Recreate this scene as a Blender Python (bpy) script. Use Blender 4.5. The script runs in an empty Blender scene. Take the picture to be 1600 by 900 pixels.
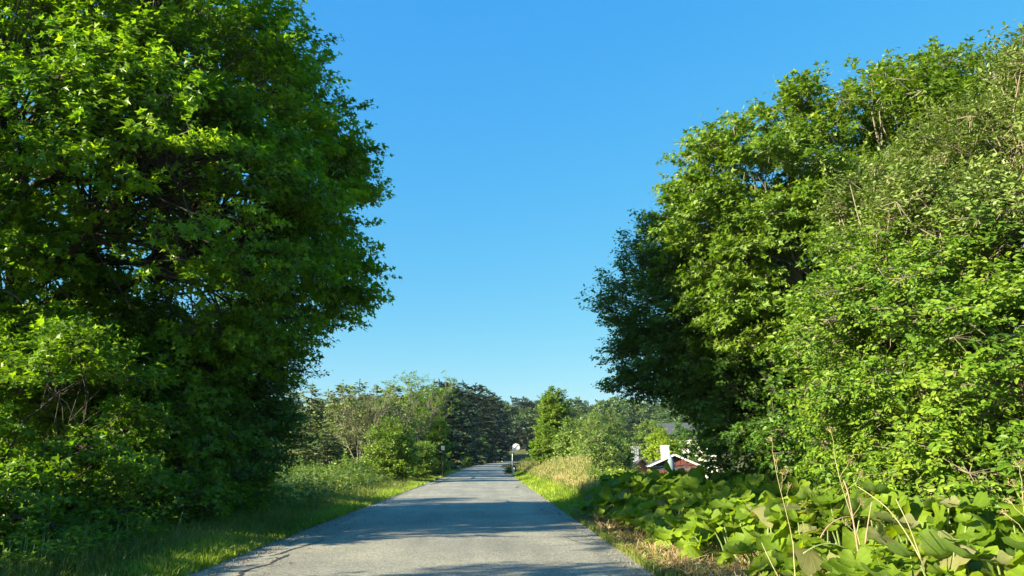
import bpy, math, random
import numpy as np
from mathutils import Vector, Euler

# ------------------------------------------------------------------ camera, world, sun
scene = bpy.context.scene
COL = scene.collection
R = math.radians
EYE = 1.35
F_PX = 1155.0
PITCH = math.atan(268.0 / F_PX)
YAW = -R(1.74)
cam_data = bpy.data.cameras.new("camera")
cam = bpy.data.objects.new("camera", cam_data)
COL.objects.link(cam)
cam.location = (0, 0, EYE)
cam.rotation_euler = (math.pi / 2 + PITCH, 0, YAW)
cam_data.sensor_width = 36
cam_data.lens = F_PX / 1600 * 36
cam_data.clip_start = 0.1
cam_data.clip_end = 6000
scene.camera = cam

SUN_EL, SUN_AZ = 20.5, 23.5        # light travels towards +x, turned SUN_AZ degrees towards +y
world = bpy.data.worlds.new("World")
scene.world = world
world.use_nodes = True
wn = world.node_tree
bg = wn.nodes["Background"]
sky = wn.nodes.new("ShaderNodeTexSky")
sky.sky_type = 'NISHITA'
sky.sun_disc = False
sky.sun_elevation = R(SUN_EL)
# the sun stands towards (-cos az, -sin az): rotation is measured from +y, clockwise
sky.sun_rotation = R(180 + 90 - SUN_AZ) % (2 * math.pi)
sky.altitude = 0
sky.air_density = 1.0
sky.dust_density = 0.4
sky.ozone_density = 2.5
hs = wn.nodes.new("ShaderNodeHueSaturation")
hs.inputs['Saturation'].default_value = 1.25
wn.links.new(sky.outputs[0], hs.inputs['Color'])
# tone curve of the sky as a whole: the same response in every direction
sc_ = wn.nodes.new("ShaderNodeSeparateColor"); cc_ = wn.nodes.new("ShaderNodeCombineColor")
wn.links.new(hs.outputs[0], sc_.inputs[0])
for k, (gain, ref, ex) in enumerate([(0.165, 0.325, 0.86), (1.05, 1.05, 0.49), (2.41, 2.4, 0.10)]):
    dv = wn.nodes.new("ShaderNodeMath"); dv.operation = 'DIVIDE'; dv.inputs[1].default_value = ref
    pw = wn.nodes.new("ShaderNodeMath"); pw.operation = 'POWER'; pw.inputs[1].default_value = ex
    ml = wn.nodes.new("ShaderNodeMath"); ml.operation = 'MULTIPLY'; ml.inputs[1].default_value = gain
    wn.links.new(sc_.outputs[k], dv.inputs[0]); wn.links.new(dv.outputs[0], pw.inputs[0])
    wn.links.new(pw.outputs[0], ml.inputs[0]); wn.links.new(ml.outputs[0], cc_.inputs[k])
wn.links.new(cc_.outputs[0], bg.inputs[0])
bg.inputs[1].default_value = 0.10

sd = bpy.data.lights.new("sun", 'SUN')
sd.energy = 5.0
sd.angle = R(0.55)
sd.color = (1.0, 0.89, 0.64)
sun = bpy.data.objects.new("sun", sd)
COL.objects.link(sun)
sdir = Vector((math.cos(R(SUN_AZ)) * math.cos(R(SUN_EL)), math.sin(R(SUN_AZ)) * math.cos(R(SUN_EL)), -math.sin(R(SUN_EL))))
sun.rotation_euler = sdir.to_track_quat('-Z', 'Y').to_euler()
sun.location = (-30, -10, 30)

scene.view_settings.view_transform = 'Standard'
scene.view_settings.look = 'None'
scene.view_settings.exposure = 1.9
scene.view_settings.gamma = 1.0
scene.cycles.max_bounces = 10
scene.cycles.diffuse_bounces = 6
scene.cycles.transmission_bounces = 4
scene.cycles.transparent_max_bounces = 4

# ------------------------------------------------------------------ small helpers
_rm = Euler(cam.rotation_euler).to_matrix()
def P(px, py, D):
    """point seen at photo pixel (px, py) whose distance along the road is D"""
    v = _rm @ Vector(((px - 800) / F_PX, (450 - py) / F_PX, -1))
    v = v * (D / v.y)
    return np.array([v.x, v.y, v.z + EYE])

def on_ground(px, py, z=0.0):
    v = _rm @ Vector(((px - 800) / F_PX, (450 - py) / F_PX, -1))
    k = (z - EYE) / v.z
    return np.array([v.x * k, v.y * k, z])

def sstep(a, b, t):
    t = np.clip((np.asarray(t, float) - a) / (b - a), 0, 1)
    return t * t * (3 - 2 * t)

def road_c(y):
    y = np.asarray(y, float)
    return -0.74 + 0.0011 * np.clip(y - 130, 0, None) ** 2

def road_z(y):
    return 0.9 * sstep(110, 270, y)

HALF = 2.72
def ground_z(x, y):
    x = np.asarray(x, float); y = np.asarray(y, float)
    d = x - road_c(y)
    z = road_z(y) + 0 * x
    # right side: low bank, then a fall towards the gardens
    z = z + 0.30 * sstep(3.2, 4.6, d) * sstep(20, 30, y)
    z = z - 3.1 * sstep(5.5, 15, d) * sstep(14, 42, y) * (1 - sstep(130, 210, y))
    z = z - 0.8 * sstep(8, 16, d) * (1 - sstep(14, 42, y))
    # left side: shallow ditch and lower field
    z = z - 0.5 * sstep(5.6, 9, -d)
    # far wooded hill
    z = z + 15 * sstep(205, 380, y) * (1 - 0.35 * sstep(0, 250, -x))
    z = z + 0.03 * np.sin(x * 1.7 + y * 0.9) * sstep(3.4, 5, np.abs(d))
    return z

def mesh_from(name, V, F, mats, smooth=False, attr=None, mat_idx=None, loops=None):
    """V (n,3); F (m,3) triangles or (m,4) quads"""
    V = np.asarray(V, np.float32); F = np.asarray(F, np.int32)
    k = F.shape[1]
    me = bpy.data.meshes.new(name)
    me.vertices.add(len(V)); me.vertices.foreach_set('co', V.ravel())
    me.loops.add(F.size); me.loops.foreach_set('vertex_index', F.ravel())
    me.polygons.add(len(F))
    me.polygons.foreach_set('loop_start', np.arange(0, F.size, k, dtype=np.int32))
    if smooth:
        me.polygons.foreach_set('use_smooth', np.ones(len(F), bool))
    else:
        me.polygons.foreach_set('use_smooth', np.zeros(len(F), bool))
    for m in (mats if isinstance(mats, (list, tuple)) else [mats]):
        me.materials.append(m)
    if mat_idx is not None:
        me.polygons.foreach_set('material_index', np.asarray(mat_idx, np.int32))
    if attr is not None:
        a = me.attributes.new('tint', 'FLOAT_VECTOR', 'POINT')
        a.data.foreach_set('vector', np.asarray(attr, np.float32).ravel())
    me.update(calc_edges=True)
    return me

def link(name, data, parent=None, loc=None):
    o = bpy.data.objects.new(name, data)
    COL.objects.link(o)
    if parent is not None:
        o.parent = parent
    if loc is not None:
        o.location = loc
    return o

def tag(o, label=None, cat=None, group=None, kind=None):
    if label: o['label'] = label
    if cat: o['category'] = cat
    if group: o['group'] = group
    if kind: o['kind'] = kind
    return o

def thing(name, label, cat, loc=(0, 0, 0), group=None, rz=0.0):
    o = bpy.data.objects.new(name, None)
    o.empty_display_size = 0.3
    COL.objects.link(o)
    o.location = loc
    o.rotation_euler = (0, 0, rz)
    return tag(o, label, cat, group)

def unit(a):
    return a / (np.linalg.norm(a, axis=-1, keepdims=True) + 1e-9)

class Soup:
    """collects triangle pieces into one mesh"""
    def __init__(s):
        s.V = []; s.F = []; s.A = []; s.M = []; s.n = 0
    def add(s, V, F, A=None, m=0):
        V = np.asarray(V, float); F = np.asarray(F, int)
        s.V.append(V); s.F.append(F + s.n); s.n += len(V)
        s.A.append(np.zeros((len(V), 3)) if A is None else A)
        s.M.append(np.full(len(F), m))
    def build(s, name, mats, smooth=False):
        return mesh_from(name, np.vstack(s.V), np.vstack(s.F), mats, smooth, np.vstack(s.A), np.concatenate(s.M))

def tubes(P0, P1, r0, r1, sides=5, rng=None):
    """many straight tapered tubes -> V, F(tris), A"""
    P0 = np.atleast_2d(np.asarray(P0, float)); P1 = np.atleast_2d(np.asarray(P1, float))
    n = len(P0)
    r0 = np.broadcast_to(np.asarray(r0, float), (n,)); r1 = np.broadcast_to(np.asarray(r1, float), (n,))
    ax = unit(P1 - P0)
    ref = np.where(np.abs(ax[:, 2:3]) < 0.9, np.array([[0, 0, 1.0]]), np.array([[1.0, 0, 0]]))
    a = unit(np.cross(ax, ref)); b = np.cross(ax, a)
    th = np.arange(sides) * 2 * math.pi / sides
    c, s_ = np.cos(th), np.sin(th)
    ring = a[:, None, :] * c[None, :, None] + b[:, None, :] * s_[None, :, None]
    V = np.concatenate([P0[:, None] + ring * r0[:, None, None], P1[:, None] + ring * r1[:, None, None]], 1)
    i = np.arange(sides); j = (i + 1) % sides
    f = np.vstack([np.stack([i, j, j + sides], 1), np.stack([i, j + sides, i + sides], 1)])
    F = (np.arange(n) * 2 * sides)[:, None, None] + f[None]
    return V.reshape(-1, 3), F.reshape(-1, 3)

def path_tube(pts, r0, r1, sides=7):
    """one connected tube along a polyline"""
    pts = np.asarray(pts, float); n = len(pts)
    rr = np.linspace(r0, r1, n) if np.isscalar(r0) else np.asarray(r0)
    tan = unit(np.gradient(pts, axis=0))
    V = []
    a = None
    for i in range(n):
        t = tan[i]
        if a is None:
            ref = np.array([1.0, 0, 0]) if abs(t[0]) < 0.8 else np.array([0, 1.0, 0])
            a = np.cross(t, ref)
        a = a - t * np.dot(a, t); a /= np.linalg.norm(a) + 1e-9
        b = np.cross(t, a)
        th = np.arange(sides) * 2 * math.pi / sides
        V.append(pts[i] + rr[i] * (np.cos(th)[:, None] * a + np.sin(th)[:, None] * b))
    V = np.vstack(V)
    F = []
    for i in range(n - 1):
        for k in range(sides):
            k2 = (k + 1) % sides
            A0, B0, A1, B1 = i * sides + k, i * sides + k2, (i + 1) * sides + k, (i + 1) * sides + k2
            F += [(A0, B0, B1), (A0, B1, A1)]
    # end cap
    V = np.vstack([V, pts[-1:], pts[:1]])
    for k in range(sides):
        k2 = (k + 1) % sides
        F.append(((n - 1) * sides + k, (n - 1) * sides + k2, n * sides))
        F.append((k2, k, n * sides + 1))
    return V, np.array(F)

def bend(p0, p1, n, lift, rng, wob=0.06):
    """curved polyline from p0 to p1 bulging upwards"""
    t = np.linspace(0, 1, n)[:, None]
    L = np.linalg.norm(p1 - p0)
    pts = p0 + (p1 - p0) * t
    pts[:, 2:3] += lift * L * np.sin(t * math.pi) * (1 - 0.3 * t)
    w = rng.normal(0, wob * L, (n, 3)) * np.sin(t * math.pi)
    return pts + w

# ------------------------------------------------------------------ materials
def nodes_mat(name):
    m = bpy.data.materials.new(name)
    m.use_nodes = True
    nt = m.node_tree
    b = nt.nodes["Principled BSDF"]
    out = nt.nodes["Material Output"]
    return m, nt, b, out

def ramp(nt, fac, stops):
    r = nt.nodes.new("ShaderNodeValToRGB")
    els = r.color_ramp.elements
    while len(els) > 1:
        els.remove(els[-1])
    els[0].position = stops[0][0]; els[0].color = (*stops[0][1], 1)
    for p_, c in stops[1:]:
        e = els.new(p_); e.color = (*c, 1)
    nt.links.new(fac, r.inputs[0])
    return r.outputs[0]

def noise(nt, scale, detail=4, rough=0.6, vec=None, dist=0.0):
    n = nt.nodes.new("ShaderNodeTexNoise")
    n.inputs['Scale'].default_value = scale
    n.inputs['Detail'].default_value = detail
    n.inputs['Roughness'].default_value = rough
    n.inputs['Distortion'].default_value = dist
    if vec is None:
        tc = nt.nodes.new("ShaderNodeTexCoord"); vec = tc.outputs['Object']
    nt.links.new(vec, n.inputs['Vector'])
    return n.outputs['Fac']

def mixc(nt, fac, a, b, mode='MIX'):
    m = nt.nodes.new("ShaderNodeMix"); m.data_type = 'RGBA'; m.blend_type = mode
    for sock, v in ((0, fac), (6, a), (7, b)):
        if hasattr(v, 'is_linked') or hasattr(v, 'links'):
            nt.links.new(v, m.inputs[sock])
        else:
            m.inputs[sock].default_value = v if sock == 0 else (*v, 1)
    return m.outputs[2]

def bump(nt, b, h, strength, dist):
    bp = nt.nodes.new("ShaderNodeBump")
    bp.inputs['Strength'].default_value = strength
    bp.inputs['Distance'].default_value = dist
    nt.links.new(h, bp.inputs['Height'])
    nt.links.new(bp.outputs[0], b.inputs['Normal'])

def leaf_mat(name, dark, mid, light, transl=0.35, trans_tint=(1.4, 1.45, 0.55), rough=0.45, spec=0.4, veins=False, warm=(1.32, 1.15, 0.62)):
    if warm:
        dark, mid, light = [(c[0] * warm[0], c[1] * warm[1], c[2] * warm[2]) for c in (dark, mid, light)]
    m, nt, b, out = nodes_mat(name)
    at = nt.nodes.new("ShaderNodeAttribute"); at.attribute_name = 'tint'
    sep = nt.nodes.new("ShaderNodeSeparateXYZ")
    nt.links.new(at.outputs['Vector'], sep.inputs[0])
    mx = nt.nodes.new("ShaderNodeMath"); mx.operation = 'MULTIPLY_ADD'
    nt.links.new(sep.outputs[0], mx.inputs[0]); mx.inputs[1].default_value = 0.40
    h = nt.nodes.new("ShaderNodeMath"); h.operation = 'MULTIPLY'
    nt.links.new(sep.outputs[1], h.inputs[0]); h.inputs[1].default_value = 0.62
    nt.links.new(h.outputs[0], mx.inputs[2])
    col = ramp(nt, mx.outputs[0], [(0.1, dark), (0.5, mid), (0.9, light)])
    if veins:
        col = mixc(nt, sep.outputs[2], col, tuple(min(1, c * 1.9 + 0.02) for c in mid))
        geo = nt.nodes.new("ShaderNodeNewGeometry")
        col = mixc(nt, geo.outputs['Backfacing'], col, (0.17, 0.22, 0.12))
        bump(nt, b, noise(nt, 60, 3), 0.4, 0.004)
    nt.links.new(col, b.inputs['Base Color'])
    b.inputs['Roughness'].default_value = rough
    b.inputs['Specular IOR Level'].default_value = spec
    tr = nt.nodes.new("ShaderNodeBsdfTranslucent")
    tc = mixc(nt, 1.0, col, trans_tint, 'MULTIPLY')
    nt.links.new(tc, tr.inputs['Color'])
    ms = nt.nodes.new("ShaderNodeMixShader")
    ms.inputs[0].default_value = transl
    nt.links.new(b.outputs[0], ms.inputs[1]); nt.links.new(tr.outputs[0], ms.inputs[2])
    nt.links.new(ms.outputs[0], out.inputs['Surface'])
    return m

def veined_leaf(name, c1, c2, vein):
    """large palmate leaf: tint.xy is the place on the blade, tint.z a number per leaf"""
    m, nt, b, out = nodes_mat(name)
    def mth(op, a_, b_=None, c_=None):
        n = nt.nodes.new("ShaderNodeMath"); n.operation = op
        for i, v in enumerate((a_, b_, c_)):
            if v is None: continue
            if isinstance(v, (int, float)): n.inputs[i].default_value = v
            else: nt.links.new(v, n.inputs[i])
        return n.outputs[0]
    at = nt.nodes.new("ShaderNodeAttribute"); at.attribute_name = 'tint'
    sep = nt.nodes.new("ShaderNodeSeparateXYZ"); nt.links.new(at.outputs['Vector'], sep.inputs[0])
    x = mth('SUBTRACT', sep.outputs[0], 0.5); y = mth('SUBTRACT', sep.outputs[1], 0.5)
    r = mth('SQRT', mth('ADD', mth('MULTIPLY', x, x), mth('MULTIPLY', y, y)))
    ang = mth('MULTIPLY', mth('ARCTAN2', y, x), 9 / (2 * math.pi))
    d1 = mth('ABSOLUTE', mth('SUBTRACT', ang, mth('ROUND', ang)))          # 0 on a main vein
    dist = mth('MULTIPLY', mth('MULTIPLY', d1, r), 2 * math.pi / 9)
    v1 = mth('SUBTRACT', 1.0, mth('SMOOTH_MIN', mth('DIVIDE', dist, 0.009), 1.0, 0.1))
    # side veins branch off the main ones
    sv = mth('FRACT', mth('ADD', mth('MULTIPLY', r, 16.0), mth('MULTIPLY', d1, -4.5)))
    v2 = mth('SUBTRACT', 1.0, mth('SMOOTH_MIN', mth('DIVIDE', mth('ABSOLUTE', mth('SUBTRACT', sv, 0.5)), 0.10), 1.0, 0.1))
    vv = mth('MAXIMUM', v1, mth('MULTIPLY', v2, 0.35))
    vv = mth('MAXIMUM', vv, 0.0)
    oi = nt.nodes.new("ShaderNodeObjectInfo")
    f = mth('ADD', mth('MULTIPLY', sep.outputs[2], 0.45), mth('MULTIPLY', oi.outputs['Random'], 0.35))
    f = mth('ADD', f, mth('MULTIPLY', noise(nt, 7, 4), 0.5))
    col = ramp(nt, f, [(0.30, c1), (0.95, c2)])
    spots = ramp(nt, noise(nt, 38, 3, 0.6), [(0.66, (1, 1, 1)), (0.72, (1.5, 1.15, 0.9))])
    col = mixc(nt, 0.6, col, spots, 'MULTIPLY')
    col = mixc(nt, mth('MULTIPLY', vv, 0.75), col, vein)
    geo = nt.nodes.new("ShaderNodeNewGeometry")
    under = mixc(nt, 0.45, col, (0.17, 0.21, 0.12))
    colf = mixc(nt, geo.outputs['Backfacing'], col, under)
    nt.links.new(colf, b.inputs['Base Color'])
    b.inputs['Roughness'].default_value = 0.5
    b.inputs['Specular IOR Level'].default_value = 0.35
    h = mth('ADD', mth('MULTIPLY', vv, -1.0), mth('MULTIPLY', noise(nt, 45, 3), 0.9))
    bump(nt, b, h, 0.7, 0.006)
    tr = nt.nodes.new("ShaderNodeBsdfTranslucent")
    nt.links.new(mixc(nt, 1.0, col, (1.5, 1.4, 0.4), 'MULTIPLY'), tr.inputs['Color'])
    ms = nt.nodes.new("ShaderNodeMixShader"); ms.inputs[0].default_value = 0.50
    nt.links.new(b.outputs[0], ms.inputs[1]); nt.links.new(tr.outputs[0], ms.inputs[2])
    nt.links.new(ms.outputs[0], out.inputs['Surface'])
    return m

def plain_mat(name, c1, c2, scale=8.0, rough=0.7, bump_s=0.0, bump_d=0.01, metal=0.0, spec=0.4):
    m, nt, b, out = nodes_mat(name)
    n = noise(nt, scale, 5, 0.6)
    nt.links.new(ramp(nt, n, [(0.3, c1), (0.7, c2)]), b.inputs['Base Color'])
    b.inputs['Roughness'].default_value = rough
    b.inputs['Metallic'].default_value = metal
    b.inputs['Specular IOR Level'].default_value = spec
    if bump_s:
        bump(nt, b, noise(nt, scale * 3, 5), bump_s, bump_d)
    return m

M_MAPLE = leaf_mat('maple_leaf', (0.040, 0.115, 0.014), (0.100, 0.225, 0.018), (0.20, 0.34, 0.024), 0.50)
M_ELM = leaf_mat('elm_leaf', (0.030, 0.085, 0.018), (0.055, 0.145, 0.026), (0.10, 0.20, 0.034), 0.38)
M_HAZEL = leaf_mat('hazel_leaf', (0.045, 0.115, 0.014), (0.085, 0.195, 0.020), (0.16, 0.28, 0.028), 0.48)
M_WILLOW = leaf_mat('willow_leaf', (0.034, 0.092, 0.014), (0.080, 0.178, 0.022), (0.16, 0.26, 0.034), 0.34, rough=0.5, spec=0.3)
M_OLIVE = leaf_mat('grey_willow_leaf', (0.080, 0.125, 0.035), (0.135, 0.185, 0.055), (0.23, 0.275, 0.11), 0.28, warm=(1.08, 1.15, 0.8))
M_SYC = leaf_mat('sycamore_leaf', (0.055, 0.130, 0.016), (0.095, 0.185, 0.024), (0.15, 0.245, 0.042), 0.40)
M_BUSH = leaf_mat('bush_leaf', (0.075, 0.14, 0.015), (0.13, 0.205, 0.020), (0.20, 0.28, 0.035), 0.35, warm=(1.08, 1.15, 0.8))
M_SALIX = leaf_mat('pale_bush_leaf', (0.090, 0.150, 0.038), (0.15, 0.225, 0.060), (0.22, 0.29, 0.090), 0.3, warm=(1.08, 1.15, 0.8))
M_SALIXD = leaf_mat('olive_leaf', (0.080, 0.130, 0.030), (0.13, 0.19, 0.040), (0.20, 0.26, 0.060), 0.25, warm=(1.08, 1.15, 0.8))
M_LIME = leaf_mat('lime_bush_leaf', (0.16, 0.23, 0.015), (0.24, 0.32, 0.02), (0.32, 0.39, 0.03), 0.35, warm=(1.08, 1.15, 0.8))
M_NEEDLE = leaf_mat('spruce_needle', (0.090, 0.130, 0.042), (0.145, 0.195, 0.060), (0.22, 0.27, 0.085), 0.15, rough=0.6, spec=0.2, warm=None)
M_SHADEN = leaf_mat('shade_toned_needle', (0.018, 0.042, 0.020), (0.030, 0.062, 0.026), (0.055, 0.09, 0.036), 0.1, rough=0.6, spec=0.2, warm=None)  # spruces standing in shade: the shade is put into this dark needle colour
M_FAR = leaf_mat('far_leaf', (0.055, 0.105, 0.035), (0.085, 0.15, 0.045), (0.13, 0.20, 0.06), 0.25, warm=None)
M_FARD = leaf_mat('dark_far_leaf', (0.018, 0.042, 0.022), (0.030, 0.062, 0.028), (0.050, 0.085, 0.038), 0.2, warm=None)
M_GRASS = leaf_mat('grass_blade', (0.060, 0.090, 0.018), (0.115, 0.150, 0.030), (0.23, 0.23, 0.08), 0.35, rough=0.5, warm=(1.08, 1.15, 0.8))
M_LAWN = leaf_mat('lawn_blade', (0.13, 0.19, 0.018), (0.19, 0.26, 0.025), (0.26, 0.31, 0.04), 0.35, rough=0.5, warm=(1.08, 1.15, 0.8))
M_HAY = leaf_mat('hay_blade', (0.11, 0.17, 0.025), (0.17, 0.21, 0.05), (0.27, 0.26, 0.11), 0.3, rough=0.6, spec=0.2, warm=None)
M_WEED = leaf_mat('weed_leaf', (0.050, 0.09, 0.020), (0.095, 0.15, 0.030), (0.17, 0.21, 0.045), 0.35, warm=(1.08, 1.15, 0.8))
M_BURR = veined_leaf('butterbur_leaf', (0.10, 0.19, 0.010), (0.27, 0.39, 0.018), (0.29, 0.37, 0.06))
M_PALE = veined_leaf('wilting_leaf', (0.17, 0.20, 0.05), (0.34, 0.33, 0.15), (0.36, 0.36, 0.20))
M_LITTER = leaf_mat('dry_litter', (0.12, 0.075, 0.04), (0.24, 0.16, 0.085), (0.40, 0.30, 0.17), 0.15, rough=0.8, spec=0.1, warm=None)
M_BARK = plain_mat('bark', (0.035, 0.028, 0.020), (0.10, 0.085, 0.062), 14, 0.9, 0.6, 0.02)
M_BARKL = plain_mat('pale_bark', (0.13, 0.11, 0.075), (0.25, 0.21, 0.15), 10, 0.85, 0.4, 0.01)
M_BARKG = plain_mat('grey_bark', (0.11, 0.105, 0.075), (0.21, 0.20, 0.145), 6, 0.9, 0.3, 0.01)
M_STALK = plain_mat('dry_stalk', (0.24, 0.21, 0.09), (0.36, 0.33, 0.15), 20, 0.7)
M_PINK = plain_mat('reddish_stalk', (0.26, 0.15, 0.10), (0.38, 0.24, 0.16), 20, 0.6)
M_GSTALK = plain_mat('green_stalk', (0.14, 0.22, 0.06), (0.24, 0.30, 0.12), 20, 0.6)
M_WHITE = plain_mat('white_paint', (0.70, 0.69, 0.65), (0.80, 0.79, 0.75), 3, 0.5)
M_CREAM = plain_mat('limewash', (0.68, 0.64, 0.52), (0.80, 0.76, 0.64), 5, 0.8, 0.2)
M_RED = plain_mat('red_boards', (0.09, 0.030, 0.022), (0.16, 0.045, 0.032), 6, 0.7)
M_BRICKR = plain_mat('red_brick_wall', (0.20, 0.075, 0.05), (0.30, 0.12, 0.08), 25, 0.85)
M_ROOF = plain_mat('dark_roof', (0.035, 0.04, 0.05), (0.075, 0.08, 0.095), 6, 0.7)
M_ROOFB = plain_mat('brown_roof', (0.14, 0.09, 0.065), (0.20, 0.13, 0.10), 6, 0.8)
M_CLOTH = plain_mat('grey_blue_cloth', (0.13, 0.18, 0.22), (0.18, 0.24, 0.28), 12, 0.9)
M_STEEL = plain_mat('galvanised_steel', (0.38, 0.39, 0.40), (0.50, 0.51, 0.52), 20, 0.45, metal=0.6)
M_BLACK = plain_mat('black_paint', (0.015, 0.015, 0.015), (0.03, 0.03, 0.03), 10, 0.5)
M_GLASS = plain_mat('dark_window_glass', (0.02, 0.025, 0.03), (0.035, 0.04, 0.05), 2, 0.08, spec=0.8)
M_TIMBER = plain_mat('garden_timber', (0.22, 0.16, 0.10), (0.32, 0.25, 0.17), 12, 0.8)

def ground_mat():
    m, nt, b, out = nodes_mat('ground_soil')
    n1 = noise(nt, 0.35, 5, 0.6); n2 = noise(nt, 9, 6, 0.7)
    c1 = ramp(nt, n1, [(0.35, (0.055, 0.075, 0.018)), (0.65, (0.105, 0.125, 0.035))])
    c2 = ramp(nt, n2, [(0.35, (0.05, 0.04, 0.022)), (0.62, (0.15, 0.14, 0.06))])
    nt.links.new(mixc(nt, 0.5, c1, c2), b.inputs['Base Color'])
    b.inputs['Roughness'].default_value = 0.95
    b.inputs['Specular IOR Level'].default_value = 0.1
    bump(nt, b, noise(nt, 14, 6, 0.7), 0.8, 0.05)
    return m

def asphalt_mat():
    m, nt, b, out = nodes_mat('weathered_asphalt')
    tc = nt.nodes.new("ShaderNodeTexCoord")
    mp = nt.nodes.new("ShaderNodeMapping"); mp.inputs['Scale'].default_value = (1.0, 0.10, 1.0)
    nt.links.new(tc.outputs['Object'], mp.inputs['Vector'])
    big = noise(nt, 1.6, 5, 0.6, mp.outputs[0])
    base = ramp(nt, big, [(0.32, (0.235, 0.230, 0.192)), (0.68, (0.315, 0.305, 0.25))])
    patch = ramp(nt, noise(nt, 0.45, 4, 0.55), [(0.40, (0.82, 0.82, 0.84)), (0.60, (1.06, 1.05, 1.02))])
    base = mixc(nt, 1.0, base, patch, 'MULTIPLY')
    # faint wheel tracks: two smoother, slightly darker bands per lane, and old stains
    sx = nt.nodes.new("ShaderNodeSeparateXYZ"); nt.links.new(tc.outputs['Object'], sx.inputs[0])
    w = nt.nodes.new("ShaderNodeMath"); w.operation = 'SINE'
    ma = nt.nodes.new("ShaderNodeMath"); ma.operation = 'MULTIPLY_ADD'; ma.inputs[1].default_value = 4.2; ma.inputs[2].default_value = 0.9
    nt.links.new(sx.outputs[0], ma.inputs[0]); nt.links.new(ma.outputs[0], w.inputs[0])
    tr = ramp(nt, w.outputs[0], [(0.2, (1, 1, 1)), (1.0, (0.90, 0.90, 0.91))])
    base = mixc(nt, 0.8, base, tr, 'MULTIPLY')
    stain = ramp(nt, noise(nt, 2.3, 6, 0.7, mp.outputs[0], 0.6), [(0.60, (1, 1, 1)), (0.72, (0.80, 0.79, 0.78))])
    base = mixc(nt, 0.7, base, stain, 'MULTIPLY')
    vo = nt.nodes.new("ShaderNodeTexVoronoi"); vo.inputs['Scale'].default_value = 70
    nt.links.new(tc.outputs['Object'], vo.inputs['Vector'])
    sp = nt.nodes.new("ShaderNodeSeparateColor"); nt.links.new(vo.outputs['Color'], sp.inputs[0])
    stones = ramp(nt, sp.outputs[0], [(0.0, (0.45, 0.45, 0.47)), (0.5, (0.95, 0.95, 0.93)), (1.0, (1.65, 1.6, 1.5))])
    col = mixc(nt, 1.0, base, stones, 'MULTIPLY')
    nt.links.new(col, b.inputs['Base Color'])
    b.inputs['Roughness'].default_value = 0.78
    b.inputs['Specular IOR Level'].default_value = 0.35
    bump(nt, b, vo.outputs['Distance'], 0.5, 0.008)
    return m

M_GROUND = ground_mat()
M_ASPHALT = asphalt_mat()
M_SEAL = plain_mat('bitumen_seal', (0.035, 0.035, 0.036), (0.065, 0.063, 0.06), 30, 0.55)
M_DIRT = plain_mat('verge_dirt', (0.11, 0.085, 0.055), (0.24, 0.19, 0.12), 12, 0.95, 0.7, 0.03)
M_SHOULDER = plain_mat('crumbled_edge', (0.15, 0.145, 0.125), (0.27, 0.255, 0.21), 40, 0.95, 0.6, 0.02)

# ------------------------------------------------------------------ ground and road
def build_ground():
    def axis(knots):
        out = []
        for (a, b, st) in knots:
            out += list(np.arange(a, b, st))
        out.append(knots[-1][1])
        return np.array(out)
    xs = axis([(-3000, -400, 260), (-400, -60, 20), (-60, -14, 3), (-14, 16, 0.5), (16, 60, 2.5), (60, 400, 20), (400, 3000, 260)])
    ys = axis([(-300, -20, 20), (-20, 60, 0.8), (60, 160, 2.5), (160, 500, 8), (500, 5000, 250)])
    X, Y = np.meshgrid(xs, ys)
    Z = ground_z(X, Y)
    d = np.abs(X - road_c(Y))
    Z = np.where(d < HALF + 0.15, Z - 0.10, Z)
    Z = np.where((Y > 150) & (d < HALF + 2.6), Z - 0.06, Z)
    V = np.stack([X, Y, Z], -1).reshape(-1, 3)
    nx, ny = len(xs), len(ys)
    i = np.arange(ny - 1)[:, None] * nx + np.arange(nx - 1)[None]
    F = np.stack([i, i + 1, i + nx + 1, i + nx], -1).reshape(-1, 4)
    tag(link('ground', mesh_from('ground', V, F, M_GROUND, True)), kind='structure')
build_ground()

def ribbon(name, ys, xl, xr, zoff, mat, ncross=6):
    V = []; F = []
    for y, a, b in zip(ys, xl, xr):
        for k in range(ncross + 1):
            t = k / ncross
            x = a + (b - a) * t
            camber = 0.03 * (1 - (2 * t - 1) ** 2)
            V.append((x, y, float(road_z(y)) + zoff + camber))
    n = ncross + 1
    for i in range(len(ys) - 1):
        for k in range(ncross):
            F.append((i * n + k, i * n + k + 1, (i + 1) * n + k + 1, (i + 1) * n + k))
    return mesh_from(name, V, F, mat, True)

rs = np.random.RandomState(5)
ys = np.concatenate([np.arange(-30, 60, 0.25), np.arange(60, 302, 2.0)])
c = road_c(ys)
jl = np.convolve(rs.normal(0, 0.06, len(ys)), np.ones(3) / 3, 'same') + 0.05 * np.sin(ys * 0.5)
jr = np.convolve(rs.normal(0, 0.06, len(ys)), np.ones(3) / 3, 'same') + 0.05 * np.sin(ys * 0.37 + 2)
tag(link('road', ribbon('road', ys, c - HALF + jl, c + HALF + jr, 0.0, M_ASPHALT, 8)), kind='structure')

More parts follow.
